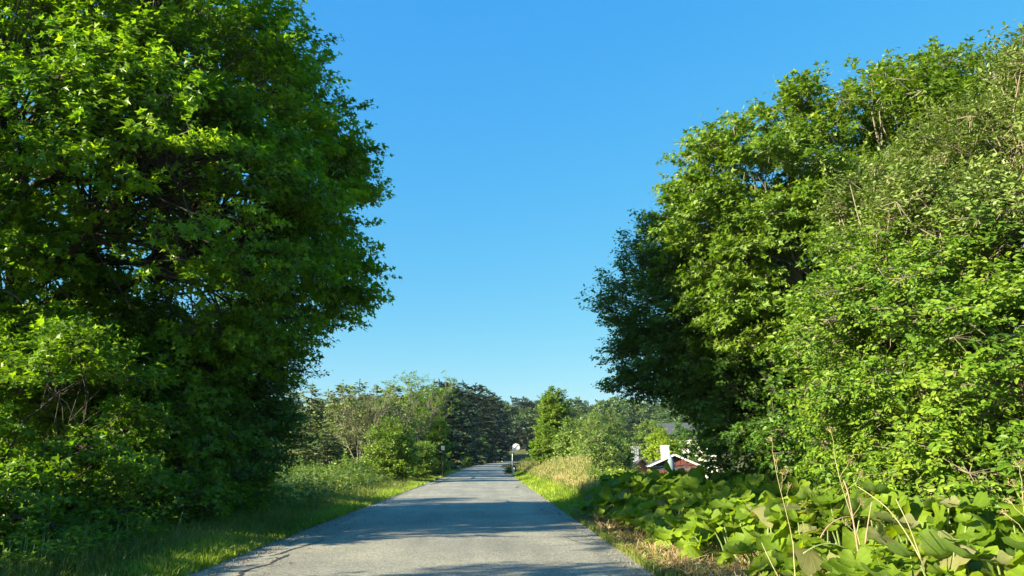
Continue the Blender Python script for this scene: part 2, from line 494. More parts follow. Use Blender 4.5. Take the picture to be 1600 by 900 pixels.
# crumbling gravel edges either side of the asphalt
def shoulder(side):
    V = []; F = []
    ys2 = np.concatenate([np.arange(-10, 60, 0.3), np.arange(60, 140, 2)])
    rr = np.random.RandomState(8 + side)
    for i, y in enumerate(ys2):
        e = float(road_c(y)) + side * (HALF - 0.18)
        w = 0.30 + 0.12 * abs(math.sin(y * 0.8 + side)) + rr.rand() * 0.12
        V += [(e, y, -0.012), (e + side * w, y, 0.004), (e + side * (w + 0.2), y, -0.08)]
    for i in range(len(ys2) - 1):
        for k in range(2):
            a = i * 3 + k
            q = (a, a + 1, a + 4, a + 3)
            F.append(q if side > 0 else q[::-1])
    tag(link('road_shoulder', mesh_from('road_shoulder', V, F, M_SHOULDER)), kind='structure')
shoulder(1); shoulder(-1)

# sealed cracks: thin bitumen strips lying on the asphalt
def crack(pix, w, name='crack_seal'):
    pts = np.array([on_ground(a, b, 0.02) for a, b in pix])
    # resample with a slight wander
    seg = np.linalg.norm(np.diff(pts, axis=0), axis=1); s = np.concatenate([[0], np.cumsum(seg)])
    n = max(4, int(s[-1] / 0.12))
    t = np.linspace(0, s[-1], n)
    q = np.stack([np.interp(t, s, pts[:, k]) for k in range(3)], 1)
    q[:, :2] += rs.normal(0, 0.008, (n, 2))
    tn = unit(np.gradient(q, axis=0)); nm = np.stack([-tn[:, 1], tn[:, 0], 0 * tn[:, 0]], 1)
    ww = w * (0.55 + 0.6 * rs.rand(n))[:, None]; ww[0] *= 0.3; ww[-1] *= 0.2
    x = q[:, 0]
    tt = (x - (road_c(q[:, 1]) - HALF)) / (2 * HALF)
    q[:, 2] = 0.03 * (1 - (2 * tt - 1) ** 2) + 0.005
    V = np.vstack([q - nm * ww, q + nm * ww])
    i = np.arange(n - 1)
    F = np.stack([i, i + 1, i + 1 + n, i + n], 1)
    o = link(name, mesh_from(name, V, F[:, ::-1], M_SEAL))
    tag(o, kind='structure')
for pix, w in [([(374, 905), (373, 900), (376, 894), (386, 889.5), (402, 884.7), (424, 880)], 0.035),
               ([(421, 880), (436, 872), (453, 865.7)], 0.03),
               ([(420, 867.5), (437, 864.5), (456, 857.4), (489, 849), (510, 841)], 0.028),
               ([(384, 860), (400, 855), (421, 850.5)], 0.04),
               ([(432, 845), (442, 840), (455, 836)], 0.045),
               ([(600, 782), (607, 778), (622, 777)], 0.05),
               ([(770, 783), (790, 781), (797, 786), (815, 785)], 0.03),
               ([(672, 757), (680, 755), (690, 753)], 0.10), ([(684, 752), (697, 750)], 0.10), ([(697, 748), (705, 747)], 0.12),
               ([(722, 751), (732, 750)], 0.09), ([(738, 748), (741, 745)], 0.12), ([(800, 766), (808, 765)], 0.06), ([(806, 762), (810, 760)], 0.07),
               ([(842, 795), (860, 801), (880, 804)], 0.02), ([(880, 838), (902, 846), (930, 850)], 0.015)]:
    crack(pix, w)

# bare strip of soil on the right verge, a sheet just above the ground
def strip():
    V = []; F = []
    ys3 = np.arange(2, 24, 0.4)
    for y in ys3:
        for x in np.linspace(2.25, 4.2, 6):
            V.append((x + 0.08 * math.sin(y * 1.3 + x), y, float(ground_z(x, y)) + 0.012 + 0.02 * rs.rand()))
    n = 6
    for i in range(len(ys3) - 1):
        for k in range(n - 1):
            F.append((i * n + k, i * n + k + 1, (i + 1) * n + k + 1, (i + 1) * n + k))
    tag(link('verge_soil', mesh_from('verge_soil', V, F, M_DIRT, True)), kind='structure')
strip()

# ------------------------------------------------------------------ leaves
T_MAPLE = (np.array([(0, 0, 0), (0.34, 0.50, 0.10), (0.46, 0.15, 0.04), (1.0, 0, -0.08), (0.46, -0.15, 0.04), (0.34, -0.50, 0.10), (0.05, 0.30, 0.05), (0.05, -0.30, 0.05)], float),
           np.array([(0, 2, 1), (0, 3, 2), (0, 4, 3), (0, 5, 4), (0, 1, 6), (0, 7, 5)]))
T_MAPLE4 = (T_MAPLE[0][:6], T_MAPLE[1][:4])
T_OVAL = (np.array([(0, 0, 0), (0.30, 0.24, 0.07), (0.68, 0.22, 0.05), (1.0, 0, -0.08), (0.68, -0.22, 0.05), (0.30, -0.24, 0.07)], float),
          np.array([(0, 2, 1), (0, 3, 2), (0, 4, 3), (0, 5, 4)]))
T_DIAM = (np.array([(0, 0, 0), (0.45, 0.30, 0.08), (1.0, 0, -0.05), (0.45, -0.30, 0.08)], float),
          np.array([(0, 2, 1), (0, 3, 2)]))
T_NARROW = (np.array([(0, 0, 0), (0.45, 0.15, 0.03), (1.0, 0, -0.10), (0.45, -0.15, 0.03)], float),
            np.array([(0, 2, 1), (0, 3, 2)]))

def place_leaves(pos, axis, nrm, size, tpl, tint):
    """arrays of leaf frames -> triangles"""
    T, TF = tpl
    ax = unit(axis)
    n = unit(nrm - ax * np.sum(nrm * ax, -1, keepdims=True))
    sd = np.cross(n, ax)
    k = len(T)
    V = pos[:, None] + size[:, None, None] * (T[None, :, 0, None] * ax[:, None] + T[None, :, 1, None] * sd[:, None] + T[None, :, 2, None] * n[:, None])
    F = (np.arange(len(pos)) * k)[:, None, None] + TF[None]
    A = np.repeat(tint, k, axis=0)
    return V.reshape(-1, 3), F.reshape(-1, 3), A

def sample_lobes(lobes, n, rng, shell=0.55):
    """points near the outer shell of a union of ellipsoids"""
    C = np.array([l[0] for l in lobes], float); Rr = np.array([l[1] for l in lobes], float)
    w = np.prod(Rr, 1) ** 0.75; w /= w.sum()
    out = []
    while sum(len(o) for o in out) < n:
        k = rng.choice(len(C), n * 2, p=w)
        d = unit(rng.normal(size=(n * 2, 3)))
        r = shell + (1 - shell) * rng.rand(n * 2) ** 0.6
        p = C[k] + Rr[k] * d * r[:, None]
        # drop points deep in any lobe
        q = np.linalg.norm((p[:, None] - C[None]) / Rr[None], axis=2).min(1)
        keep = (q > shell * 0.92) | (rng.rand(len(p)) < 0.12)
        out.append(p[keep])
    return np.vstack(out)[:n]

def foliage(soup, boughs, centre, rng, n_cl, n_lf, bsize, spray, lsize, tpl, flat=0.35, up=0.35, droop=0.25, twig=True, cone=0.9, twig_r=0.006, mixm=None):
    """boughs (B,3) -> clusters -> leaves; adds leaves (slot 0) and twigs (slot 1)"""
    B = len(boughs)
    out = unit(boughs - centre)
    off = rng.normal(size=(B, n_cl, 3))
    off = unit(off) * (rng.rand(B, n_cl, 1) ** 0.45) * bsize
    off[..., 2] *= flat
    # tiers sag outwards like a real bough
    off[..., 2] -= 0.18 * np.sum(off[..., :2] * out[:, None, :2], -1)
    cl = boughs[:, None] + off
    cdir = unit(unit(off) * 0.8 + out[:, None] * 0.8 + np.array([0, 0, up]) + rng.normal(0, 0.25, off.shape))
    cl = cl.reshape(-1, 3); cdir = cdir.reshape(-1, 3)
    n = len(cl)
    ctint = np.clip(np.repeat(rng.rand(B), n_cl) * 0.65 + rng.rand(n) * 0.55 - 0.1, 0, 1)
    t = rng.rand(n, n_lf)
    base = cl - cdir * spray * 0.5
    side = unit(np.cross(cdir, np.array([0, 0, 1.0])) + 1e-6)
    sgn = rng.choice([-1, 1], (n, n_lf, 1))
    lp = base[:, None] + cdir[:, None] * (t[..., None] * spray) + rng.normal(0, spray * 0.16, (n, n_lf, 3)) * np.array([1, 1, 0.55])
    la = cdir[:, None] * (0.35 + 0.5 * t[..., None]) + side[:, None] * sgn * cone + rng.normal(0, 0.35, (n, n_lf, 3)) - np.array([0, 0, droop])
    ln = np.array([0, 0, 0.85]) + 0.75 * unit(lp - centre) + rng.normal(0, 0.6, (n, n_lf, 3))
    ls = lsize * (0.45 + 0.9 * rng.rand(n, n_lf)) * (0.85 + 0.3 * rng.rand(n, 1))
    tint = np.stack([rng.rand(n, n_lf), np.repeat(ctint[:, None], n_lf, 1), np.zeros((n, n_lf))], -1)
    V, F, A = place_leaves(lp.reshape(-1, 3), la.reshape(-1, 3), ln.reshape(-1, 3), ls.ravel(), tpl, tint.reshape(-1, 3))
    if mixm is None:
        soup.add(V, F, A, 0)
    else:
        # whole boughs use the second leaf material where mixm(bough) says so
        sel = mixm(boughs)
        per = n_cl * n_lf * len(tpl[1])
        mi = np.repeat(np.where(sel, 2, 0), per)
        soup.add(V, F, A, 0); soup.M[-1] = mi
    if twig:
        V, F = tubes(base, cl + cdir * spray * 0.35, twig_r, twig_r * 0.4, 3)
        soup.add(V, F, None, 1)
        V, F = tubes(np.repeat(boughs, n_cl, 0), base, twig_r * 1.8, twig_r, 3)
        soup.add(V, F, None, 1)

def make_tree(name, label, cat, base, lobes, leafm, barkm, seed, n_boughs=120, n_cl=10, n_lf=24, bsize=0.8, spray=0.45,
              lsize=0.13, tpl=T_MAPLE4, trunk_h=4.0, trunk_r=0.18, n_limbs=8, stems=1, group=None, flat=0.35, up=0.35, droop=0.25,
              shell=0.55, limb_r=None, second=None, mixm=None, lean=(0, 0), limbs=True, cone=0.9, keep=None, twig_r=0.006, lift=0.10):
    rng = np.random.RandomState(seed)
    base = np.array([base[0], base[1], float(ground_z(base[0], base[1])) - 0.05])
    root = thing(name, label, cat, tuple(base), group)
    L = [(np.array(c_) - base, np.array(r_)) for c_, r_ in lobes]
    centre = np.average([l[0] for l in L], axis=0, weights=[np.prod(l[1]) for l in L])
    boughs = sample_lobes(L, n_boughs, rng, shell)
    if keep is not None:
        boughs = boughs[keep(boughs + base)]
    boughs = boughs[boughs[:, 2] > 0.15]
    soup = Soup()
    foliage(soup, boughs, centre, rng, n_cl, n_lf, bsize, spray, lsize, tpl, flat, up, droop, True, cone, twig_r, mixm)
    mats = [leafm, barkm] + ([second] if second else [])
    link('crown', soup.build('crown', mats), root)
    limb_r = limb_r or trunk_r * 0.45
    seeds = boughs[rng.choice(len(boughs), min(n_limbs, len(boughs)), replace=False)]
    near = np.argmin(np.linalg.norm(boughs[:, None] - seeds[None], axis=2), 1)
    # stems
    stem_paths = []
    for s in range(stems):
        a = s * 2.4 + rng.rand()
        p0 = np.array([0.22 * math.cos(a), 0.22 * math.sin(a), 0.0]) * (stems > 1)
        top = np.array([lean[0] + (0.9 * math.cos(a) if stems > 1 else 0), lean[1] + (0.9 * math.sin(a) if stems > 1 else 0), trunk_h * (0.8 + 0.3 * rng.rand() if stems > 1 else 1)])
        pts = bend(p0, top, 9, 0.0, rng, 0.015)
        rr = np.linspace(trunk_r, trunk_r * 0.42, 9); rr[0] *= 1.35
        stem_paths.append(pts)
        V, F = path_tube(pts, rr, None, 10)
        link('trunk', mesh_from('trunk', V, F, barkm, True), root)
    if not limbs:
        return root
    for g in range(len(seeds)):
        mem = boughs[near == g]
        if len(mem) == 0:
            continue
        cen = mem.mean(0)
        sp = stem_paths[rng.randint(len(stem_paths))]
        hd = np.linalg.norm(cen[:2] - sp[-1][:2])
        zt = np.clip(cen[2] - 0.75 * hd, 0.35 * trunk_h, trunk_h)
        k = int(np.argmin(np.abs(sp[:, 2] - zt)))
        st = sp[k]
        end = st + (cen - st) * 0.85
        path = bend(st, end, 7, lift, rng, 0.03)
        s2 = Soup()
        V, F = path_tube(path, limb_r, limb_r * 0.4, 7)
        s2.add(V, F)
        sub0 = []; sub1 = []; ra = []; rb = []
        for b in mem:
            j = rng.randint(3, 7)
            q = bend(path[j], b, 4, 0.06, rng, 0.05)
            rads = np.linspace(limb_r * 0.34, max(0.008, limb_r * 0.12), 4)
            for i in range(3):
                sub0.append(q[i]); sub1.append(q[i + 1]); ra.append(rads[i]); rb.append(rads[i + 1])
        V, F = tubes(sub0, sub1, ra, rb, 4)
        s2.add(V, F)
        link('limb', s2.build('limb', [barkm], True), root)
    return root

def lobe(px, py, D, rx, ry=None, rz=None):
    return (P(px, py, D), (rx, ry or rx, rz or rx))

# ---- big maple, left
maple_lobes = [lobe(230, 330, 15.5, 4.0, 3.8, 3.4), lobe(270, 120, 16, 3.2, 3.2, 3.0), lobe(90, 200, 15, 3.6, 3.4, 3.2),
               lobe(405, 300, 18.5, 2.9, 3.0, 2.6), lobe(440, 420, 19.5, 2.4, 2.6, 2.0), lobe(180, 40, 15.5, 2.9, 3.2, 2.8),
               lobe(420, 190, 18, 2.4, 2.6, 2.1), lobe(-60, 430, 15, 3.2, 3.0, 2.6), lobe(150, 540, 15.5, 3.0, 2.4, 1.6), lobe(340, 480, 17.5, 2.2, 2.0, 1.6),
               ((-9.3, 8.0, 6.0), (1.6, 1.5, 1.1)), ((-9.7, 10.4, 6.2), (1.7, 1.7, 1.3))]
make_tree('maple_tree', 'large maple with dense green crown overhanging the left road verge', 'tree', (-10.4, 15.8), maple_lobes, M_MAPLE, M_BARK, 11,
          n_boughs=900, n_cl=9, n_lf=28, bsize=0.85, spray=0.5, lsize=0.14, trunk_h=8.5, trunk_r=0.24, n_limbs=14, flat=0.38, shell=0.62, limb_r=0.10, tpl=T_MAPLE4,
          keep=lambda p: np.sum(((p - np.array([-6.9, 16.5, 4.9])) / np.array([1.5, 5.0, 1.25])) ** 2, 1) > 1)   # open heart of the crown where the limbs fork

# ---- hedge-like shrubs under the maple
make_tree('hazel_shrub', 'dark leafy shrub below the maple crown at the start of the left hedge', 'shrub', (-7.6, 12.4),
          [((-7.3, 12.4, 1.7), (1.8, 1.7, 1.9)), ((-8.8, 14.0, 2.2), (1.8, 1.6, 2.2)), ((-7.6, 11.0, 0.9), (1.3, 1.2, 1.0))], M_HAZEL, M_BARK, 21,
          n_boughs=190, n_cl=8, n_lf=22, bsize=0.55, spray=0.4, lsize=0.12, tpl=T_MAPLE4, trunk_h=1.6, trunk_r=0.05, stems=4, n_limbs=8, shell=0.5, group='shrubs under the left maple')
make_tree('hazel_shrub', 'thick dark shrub in the middle of the left hedge, below the maple limbs', 'shrub', (-7.0, 15.6),
          [((-6.9, 15.6, 1.8), (1.7, 1.9, 2.2)), ((-7.2, 16.5, 3.3), (1.4, 1.8, 1.3)), ((-8.2, 16.4, 3.2), (1.6, 1.6, 1.7)), ((-6.6, 14.4, 1.2), (1.1, 1.3, 1.3))], M_HAZEL, M_BARK, 22,
          n_boughs=250, n_cl=8, n_lf=24, bsize=0.6, spray=0.42, lsize=0.12, tpl=T_MAPLE4, trunk_h=2.2, trunk_r=0.07, stems=3, n_limbs=9, shell=0.5, group='shrubs under the left maple')
make_tree('elm_shrub', 'tall small-leaved elm shrub closing the far end of the left hedge', 'shrub', (-6.9, 19.4),
          [((-6.6, 19.6, 2.1), (1.7, 1.9, 2.3)), ((-6.4, 19.8, 4.0), (1.5, 1.8, 1.8)), ((-8.2, 18.4, 3.6), (1.6, 1.6, 2.0)), ((-6.5, 18.0, 1.6), (1.1, 1.4, 1.6))], M_ELM, M_BARK, 23,
          n_boughs=480, n_cl=8, n_lf=26, bsize=0.55, spray=0.4, lsize=0.085, tpl=T_DIAM, trunk_h=3.4, trunk_r=0.09, stems=3, n_limbs=9, shell=0.5, group='shrubs under the left maple')
make_tree('elm_tree', 'thin elm behind the left hedge, seen through gaps under the maple', 'tree', (-11.5, 22.0),
          [((-11.5, 22, 2.2), (2.6, 2.4, 2.0)), ((-9.6, 22.5, 1.8), (1.8, 1.8, 1.8)), ((-13.6, 20.0, 1.8), (2.2, 2.2, 1.8))], M_MAPLE, M_BARK, 24,
          n_boughs=170, n_cl=7, n_lf=18, bsize=0.7, spray=0.45, lsize=0.13, tpl=T_MAPLE4, trunk_h=3.8, trunk_r=0.12, n_limbs=8, shell=0.4)
make_tree('hawthorn_shrub', 'sunlit yellow-green bush low behind the thin trunks at the left picture edge', 'shrub', (-11.2, 15.6),
          [((-11.4, 15.6, 0.9), (2.2, 1.8, 1.1)), ((-9.3, 14.8, 0.7), (1.4, 1.4, 0.9))], M_BUSH, M_BARK, 25,
          n_boughs=110, n_cl=7, n_lf=22, bsize=0.5, spray=0.35, lsize=0.09, tpl=T_DIAM, trunk_h=0.8, trunk_r=0.03, stems=3, n_limbs=6, shell=0.4)
make_tree('hazel_shrub', 'leafy hedge shrub beside the left verge, nearest of the hedge and mostly out of view', 'shrub', (-8.4, 4.3),
          [((-8.4, 4.4, 2.4), (1.7, 2.0, 2.4))], M_HAZEL, M_BARK, 26,
          n_boughs=130, n_cl=7, n_lf=18, bsize=0.6, spray=0.4, lsize=0.12, tpl=T_MAPLE4, trunk_h=1.6, trunk_r=0.05, stems=3, n_limbs=6, shell=0.4)

make_tree('bramble_shrub', 'low bramble fringe along the foot of the left hedge, nearest the camera', 'shrub', (-6.9, 10.6),
          [((-6.7, 10.4, 0.6), (0.9, 1.4, 0.8)), ((-6.15, 12.4, 0.5), (0.9, 1.5, 0.8)), ((-5.8, 14.8, 0.5), (0.8, 1.6, 0.8)), ((-5.7, 17.6, 0.5), (0.7, 1.5, 0.7))], M_HAZEL, M_BARK, 28,
          n_boughs=220, n_cl=7, n_lf=18, bsize=0.35, spray=0.3, lsize=0.085, tpl=T_DIAM, trunk_h=0.5, trunk_r=0.02, stems=3, n_limbs=5, shell=0.3, flat=0.7)
make_tree('hazel_shrub', 'lower hedge shrub just before the left picture edge', 'shrub', (-8.9, 7.6),
          [((-8.9, 7.8, 1.0), (1.6, 1.7, 1.2))], M_HAZEL, M_BARK, 27,
          n_boughs=80, n_cl=7, n_lf=18, bsize=0.5, spray=0.4, lsize=0.12, tpl=T_MAPLE4, trunk_h=1.0, trunk_r=0.04, stems=3, n_limbs=5, shell=0.4)

# ---- right side: sycamore, dark elm, near willow
syc_lobes = [lobe(1200, 290, 17, 2.2, 2.2, 1.6), lobe(1330, 246, 17, 2.4, 2.4, 2.0), lobe(1480, 222, 17, 2.6, 2.4, 2.2), lobe(1260, 420, 16.5, 2.2, 2.0, 1.6),
             lobe(1140, 360, 17.5, 1.7, 1.8, 1.5), lobe(1190, 480, 17.5, 1.7, 1.6, 1.4), lobe(1420, 380, 17, 2.6, 2.4, 2.4)]
make_tree('sycamore_tree', 'tall sunlit sycamore rising behind the willow on the right', 'tree', (9.8, 17.2), syc_lobes, M_SYC, M_BARKG, 31,
          n_boughs=560, n_cl=9, n_lf=24, bsize=0.75, spray=0.45, lsize=0.14, trunk_h=6.0, trunk_r=0.2, n_limbs=12, flat=0.34, shell=0.6, limb_r=0.07)
elm_lobes = [lobe(1110, 470, 20, 2.4, 2.4, 2.0), lobe(1040, 480, 21, 2.0, 2.2, 1.6), lobe(1160, 590, 20, 2.0, 2.2, 1.8), lobe(1080, 390, 20.5, 1.7, 1.8, 1.4),
             lobe(1030, 560, 21, 1.5, 1.8, 1.2), lobe(1195, 695, 19, 1.5, 1.8, 1.3), lobe(1230, 640, 18, 2.0, 2.0, 2.6), lobe(1130, 520, 19, 1.8, 1.6, 1.8)]
make_tree('elm_tree', 'dark small-leaved elm leaning towards the road, in shade', 'tree', (8.0, 20.0), elm_lobes, M_ELM, M_BARK, 32,
          n_boughs=720, n_cl=9, n_lf=26, bsize=0.65, spray=0.45, lsize=0.10, tpl=T_DIAM, trunk_h=3.5, trunk_r=0.17, n_limbs=12, flat=0.45, shell=0.55, limb_r=0.07, droop=0.35)
wil_lobes = [lobe(1440, 560, 9.6, 1.75, 1.8, 1.5), lobe(1560, 640, 9.0, 1.7, 1.8, 1.6), lobe(1410, 700, 10.2, 1.15, 1.3, 1.0), lobe(1500, 420, 10.2, 1.8, 1.8, 1.5),
             lobe(1600, 300, 10.2, 1.8, 1.8, 1.6), lobe(1410, 480, 11, 1.3, 1.4, 1.1), lobe(1650, 480, 9.4, 1.9, 1.9, 2.0), lobe(1440, 340, 11, 1.4, 1.4, 1.1),
             lobe(1355, 580, 11.4, 0.9, 1.1, 1.0), lobe(1690, 180, 10.4, 1.6, 1.6, 1.5), lobe(1590, 760, 8.4, 1.3, 1.2, 0.7)]
_wz = P(1450, 400, 10)[2]
make_tree('willow_shrub', 'big sunlit broad-leaved willow bush filling the right side', 'shrub', (7.0, 10.6), wil_lobes, M_WILLOW, M_BARKL, 33,
          n_boughs=1000, n_cl=10, n_lf=22, bsize=0.44, spray=0.30, lsize=0.074, tpl=T_OVAL, trunk_h=2.6, trunk_r=0.07, stems=5, n_limbs=10, flat=0.6, shell=0.6, limb_r=0.035,
          second=M_OLIVE, mixm=lambda b: (b[:, 2] > _wz + 0.6 + 0.5 * np.sin(b[:, 0] * 2.3)), twig_r=0.0028)

make_tree('hawthorn_tree', 'leafy hawthorn filling in low behind the willow bush', 'tree', (9.6, 14.2),
          [((9.2, 14.0, 2.2), (2.6, 1.6, 2.4)), ((7.2, 14.6, 1.4), (1.6, 1.4, 1.6)), ((12.0, 13.0, 2.6), (2.4, 1.8, 2.8))], M_ELM, M_BARK, 36,
          n_boughs=230, n_cl=8, n_lf=20, bsize=0.6, spray=0.4, lsize=0.10, tpl=T_DIAM, trunk_h=2.2, trunk_r=0.09, n_limbs=8, shell=0.5)

# ------------------------------------------------------------------ middle distance
def gx(px, D):
    return P(px, 700, D)[0]

def small_bush(name, label, cat, px, D, rx, rz, leafm, seed, nb=60, lsize=0.16, tpl=T_DIAM, group=None, ry=None, up=0.35, zc=None, n_cl=6, n_lf=14, bsize=0.45, trunk_h=None, bark=None, limbs=False):
    x = gx(px, D); z0 = float(ground_z(x, D))
    zc = rz * 0.85 if zc is None else zc
    rr = np.random.RandomState(seed)
    lb = [((x, D, z0 + zc), (rx * 0.8, (ry or rx) * 0.8, rz * 0.95))]
    for k in range(4):
        a = rr.rand() * 6.28
        lb.append(((x + math.cos(a) * rx * 0.45, D + math.sin(a) * (ry or rx) * 0.45, z0 + zc + rz * rr.uniform(-0.35, 0.15)), (rx * 0.55, (ry or rx) * 0.55, rz * 0.6)))
    return make_tree(name, label, cat, (x, D), lb, leafm, bark or M_BARK, seed, n_boughs=nb, n_cl=n_cl, n_lf=n_lf, bsize=bsize, spray=0.4, lsize=lsize,
                     tpl=tpl, trunk_h=trunk_h or rz * 0.9, trunk_r=0.05 + 0.02 * rz, n_limbs=5, shell=0.5, up=up, group=group, limbs=limbs, twig_r=0.01)

def conifer(soup, H, Rb, rng, mats, n_wh=26, per=7, sprays=9, ls=0.34, bare=0.12):
    """needle sprays on drooping whorled branches, base at the origin"""
    pos = []; ax = []; nr = []; sz = []; b0 = []; b1 = []; tt = []
    for w in range(n_wh):
        t = (w + rng.rand()) / n_wh
        z = H * (0.06 + 0.92 * t)
        rad = Rb * (1 - t) ** 0.62 * rng.uniform(0.7, 1.15) + 0.10 * Rb
        for k in range(per if t < 0.85 else 4):
            a = rng.rand() * 6.283
            d = np.array([math.cos(a), math.sin(a), rng.uniform(-0.35, 0.1) + 0.5 * t])
            L = rad * rng.uniform(0.7, 1.15)
            p0 = np.array([0, 0, z]); p1 = p0 + d * L
            b0.append(p0); b1.append(p1)
            if rng.rand() < bare:
                continue
            n = max(3, int(sprays * L / Rb) + 2)
            for j in range(n):
                u = 0.25 + 0.78 * (j + rng.rand()) / n
                q = p0 + d * L * u + rng.normal(0, 0.05, 3)
                s_ = rng.choice([-1, 1])
                sdv = np.array([-d[1], d[0], 0]) * s_
                pos.append(q); ax.append(d * 0.7 + sdv * rng.uniform(0.2, 1.0) + np.array([0, 0, rng.uniform(-0.5, 0.05)]))
                nr.append(np.array([0, 0, 1.0]) + rng.normal(0, 0.35, 3)); sz.append(ls * rng.uniform(0.6, 1.25)); tt.append((rng.rand(), rng.rand() * 0.8, 0))
    # leader
    for j in range(6):
        pos.append(np.array([0, 0, H * (0.95 + 0.012 * j)])); ax.append(np.array([rng.normal(0, 0.3), rng.normal(0, 0.3), 1.0])); nr.append(rng.normal(size=3)); sz.append(ls * 0.55); tt.append((0.5, 0.5, 0))
    V, F, A = place_leaves(np.array(pos), np.array(ax), np.array(nr), np.array(sz), T_FROND, np.array(tt))
    soup.add(V, F, A, 0)
    V, F = tubes(b0, b1, 0.03, 0.008, 3)
    soup.add(V, F, None, 1)

T_FROND = (np.array([(0, 0, 0), (0.35, 0.26, -0.06), (1.0, 0.05, -0.12), (0.5, 0.04, 0.03), (0.35, -0.26, -0.06)], float),
           np.array([(0, 3, 1), (3, 2, 1), (0, 4, 3), (3, 4, 2)]))

def copy_tree(root):
    r = root.copy(); COL.objects.link(r)
    for ch in root.children:
        c_ = ch.copy(); COL.objects.link(c_); c_.parent = r
    return r

def make_spruce(name, label, H, Rb, leafm, barkm, seed, group=None, **kw):
    rng = np.random.RandomState(seed)
    root = thing(name, label, 'tree', (0, 0, 0), group)
    s_ = Soup(); conifer(s_, H, Rb, rng, None, **kw)
    link('crown', s_.build('crown', [leafm, barkm]), root)
    V, F = path_tube([(0, 0, -0.3), (0.03, 0, H * 0.5), (0, 0.02, H * 0.98)], 0.016 * H + 0.04, 0.02, 7)
    link('trunk', mesh_from('trunk', V, F, barkm, True), root)
    return root

def put(o, px, D, H=None, H0=1.0, rz=0.0, wide=1.0):
    x = gx(px, D)
    o.location = (x, D, float(ground_z(x, D)) - 0.1)
    k = (H / H0) if H else 1.0
    o.scale = (k * wide, k * wide, k); o.rotation_euler = (0, 0, rz)

rngp = np.random.RandomState(77)
protoA = [make_spruce('spruce_tree', 'x', 8.0, 2.1, M_NEEDLE, M_BARKG, 41 + i, 'grey-green spruces left of the road', n_wh=40, per=8, sprays=11, ls=0.42, bare=0.12) for i in range(3)]
listA = [(452, 66, 7.6, 'spruce half hidden behind the far end of the left hedge'),
         (482, 62, 7.9, 'slim grey-green spruce, first to the right of the left hedge'),
         (508, 70, 8.6, 'grey-green spruce second from the left hedge, set a little back'),
         (531, 60, 8.1, 'grey-green spruce left of the bare-branched tree'),
         (557, 66, 8.9, 'tall greyish spruce standing directly behind the bare-branched tree'),
         (585, 70, 8.7, 'greyish spruce behind the round yellow-green bush'),
         (612, 76, 9.2, 'spruce behind the leafy-topped tree with pale limbs'),
         (470, 50, 4.2, 'low spruce with greyish lower boughs beside the hedge end'),
         (512, 52, 3.9, 'low greyish spruce in front of the taller spruces'),
         (640, 82, 9.6, 'spruce between the pale-limbed tree and the dark spruces'),
         (425, 74, 8.0, 'spruce standing furthest left, mostly behind the hedge')]
for i, (px, D, H, lab) in enumerate(listA):
    o = protoA[i] if i < 3 else copy_tree(protoA[i % 3])
    o['label'] = lab; put(o, px, D, H * rngp.uniform(0.95, 1.05), 8.0, rngp.rand() * 6, 1.05 if H > 5 else 1.7)

protoD = [make_spruce('dark_spruce_tree', 'x', 13.0, 3.4, M_SHADEN, M_BARK, 51 + i, 'dark spruces beside the far bend', n_wh=42, per=9, sprays=13, ls=0.85, bare=0.03) for i in range(2)]
listD = [(684, 98, 11.5, 'dark spruce nearest the pale-limbed tree'), (702, 130, 14.6, 'broad dark spruce second in the dark group'),
         (722, 165, 18.0, 'tallest dark spruce in the middle of the dark group'), (742, 195, 20.3, 'dark spruce with an even pointed crown right of the tallest'),
         (759, 222, 21.5, 'dark spruce last but one before the bend'), (773, 238, 20.0, 'dark spruce at the right end of the group, over the bend'),
         (664, 112, 12.4, 'dark spruce behind the green leafy tree top'), (712, 142, 14.0, 'lower dark spruce between the broad and the tallest one')]
for i, (px, D, H, lab) in enumerate(listD):
    o = protoD[i] if i < 2 else copy_tree(protoD[i % 2])
    o['label'] = lab; put(o, px, D, H, 13.0, rngp.rand() * 6, 1.1)

# dark understorey of the bend
for i, (px, D, rx, rz, lab) in enumerate([(692, 110, 2.4, 2.6, 'dark thicket below the dark spruces, beside the small cone-shaped tree'), (722, 160, 3.2, 3.4, 'dark thicket at the foot of the tallest dark spruce'),
                                          (747, 198, 3.6, 4.0, 'dark bush on the outside of the bend'), (795, 268, 8.0, 7.0, 'dark rounded tree closing the view over the bend'),
                                          (822, 300, 9.5, 7.5, 'dark broad tree behind the round sign'), (852, 203, 6.0, 6.0, 'dark tree behind the upright green tree on the right verge'),
                                          (775, 275, 9.0, 7.5, 'dark tree showing between the spruces and the bend'), (757, 232, 5.0, 5.0, 'dark tree low behind the last spruce')]):
    small_bush('dark_bush' if D < 200 else 'dark_tree', lab, 'tree', px, D, rx, rz, M_FARD, 60 + i, nb=90, lsize=0.45 if D < 200 else 0.9, group='dark trees around the bend', n_cl=5, n_lf=12, bsize=0.6 if D < 200 else 1.2)

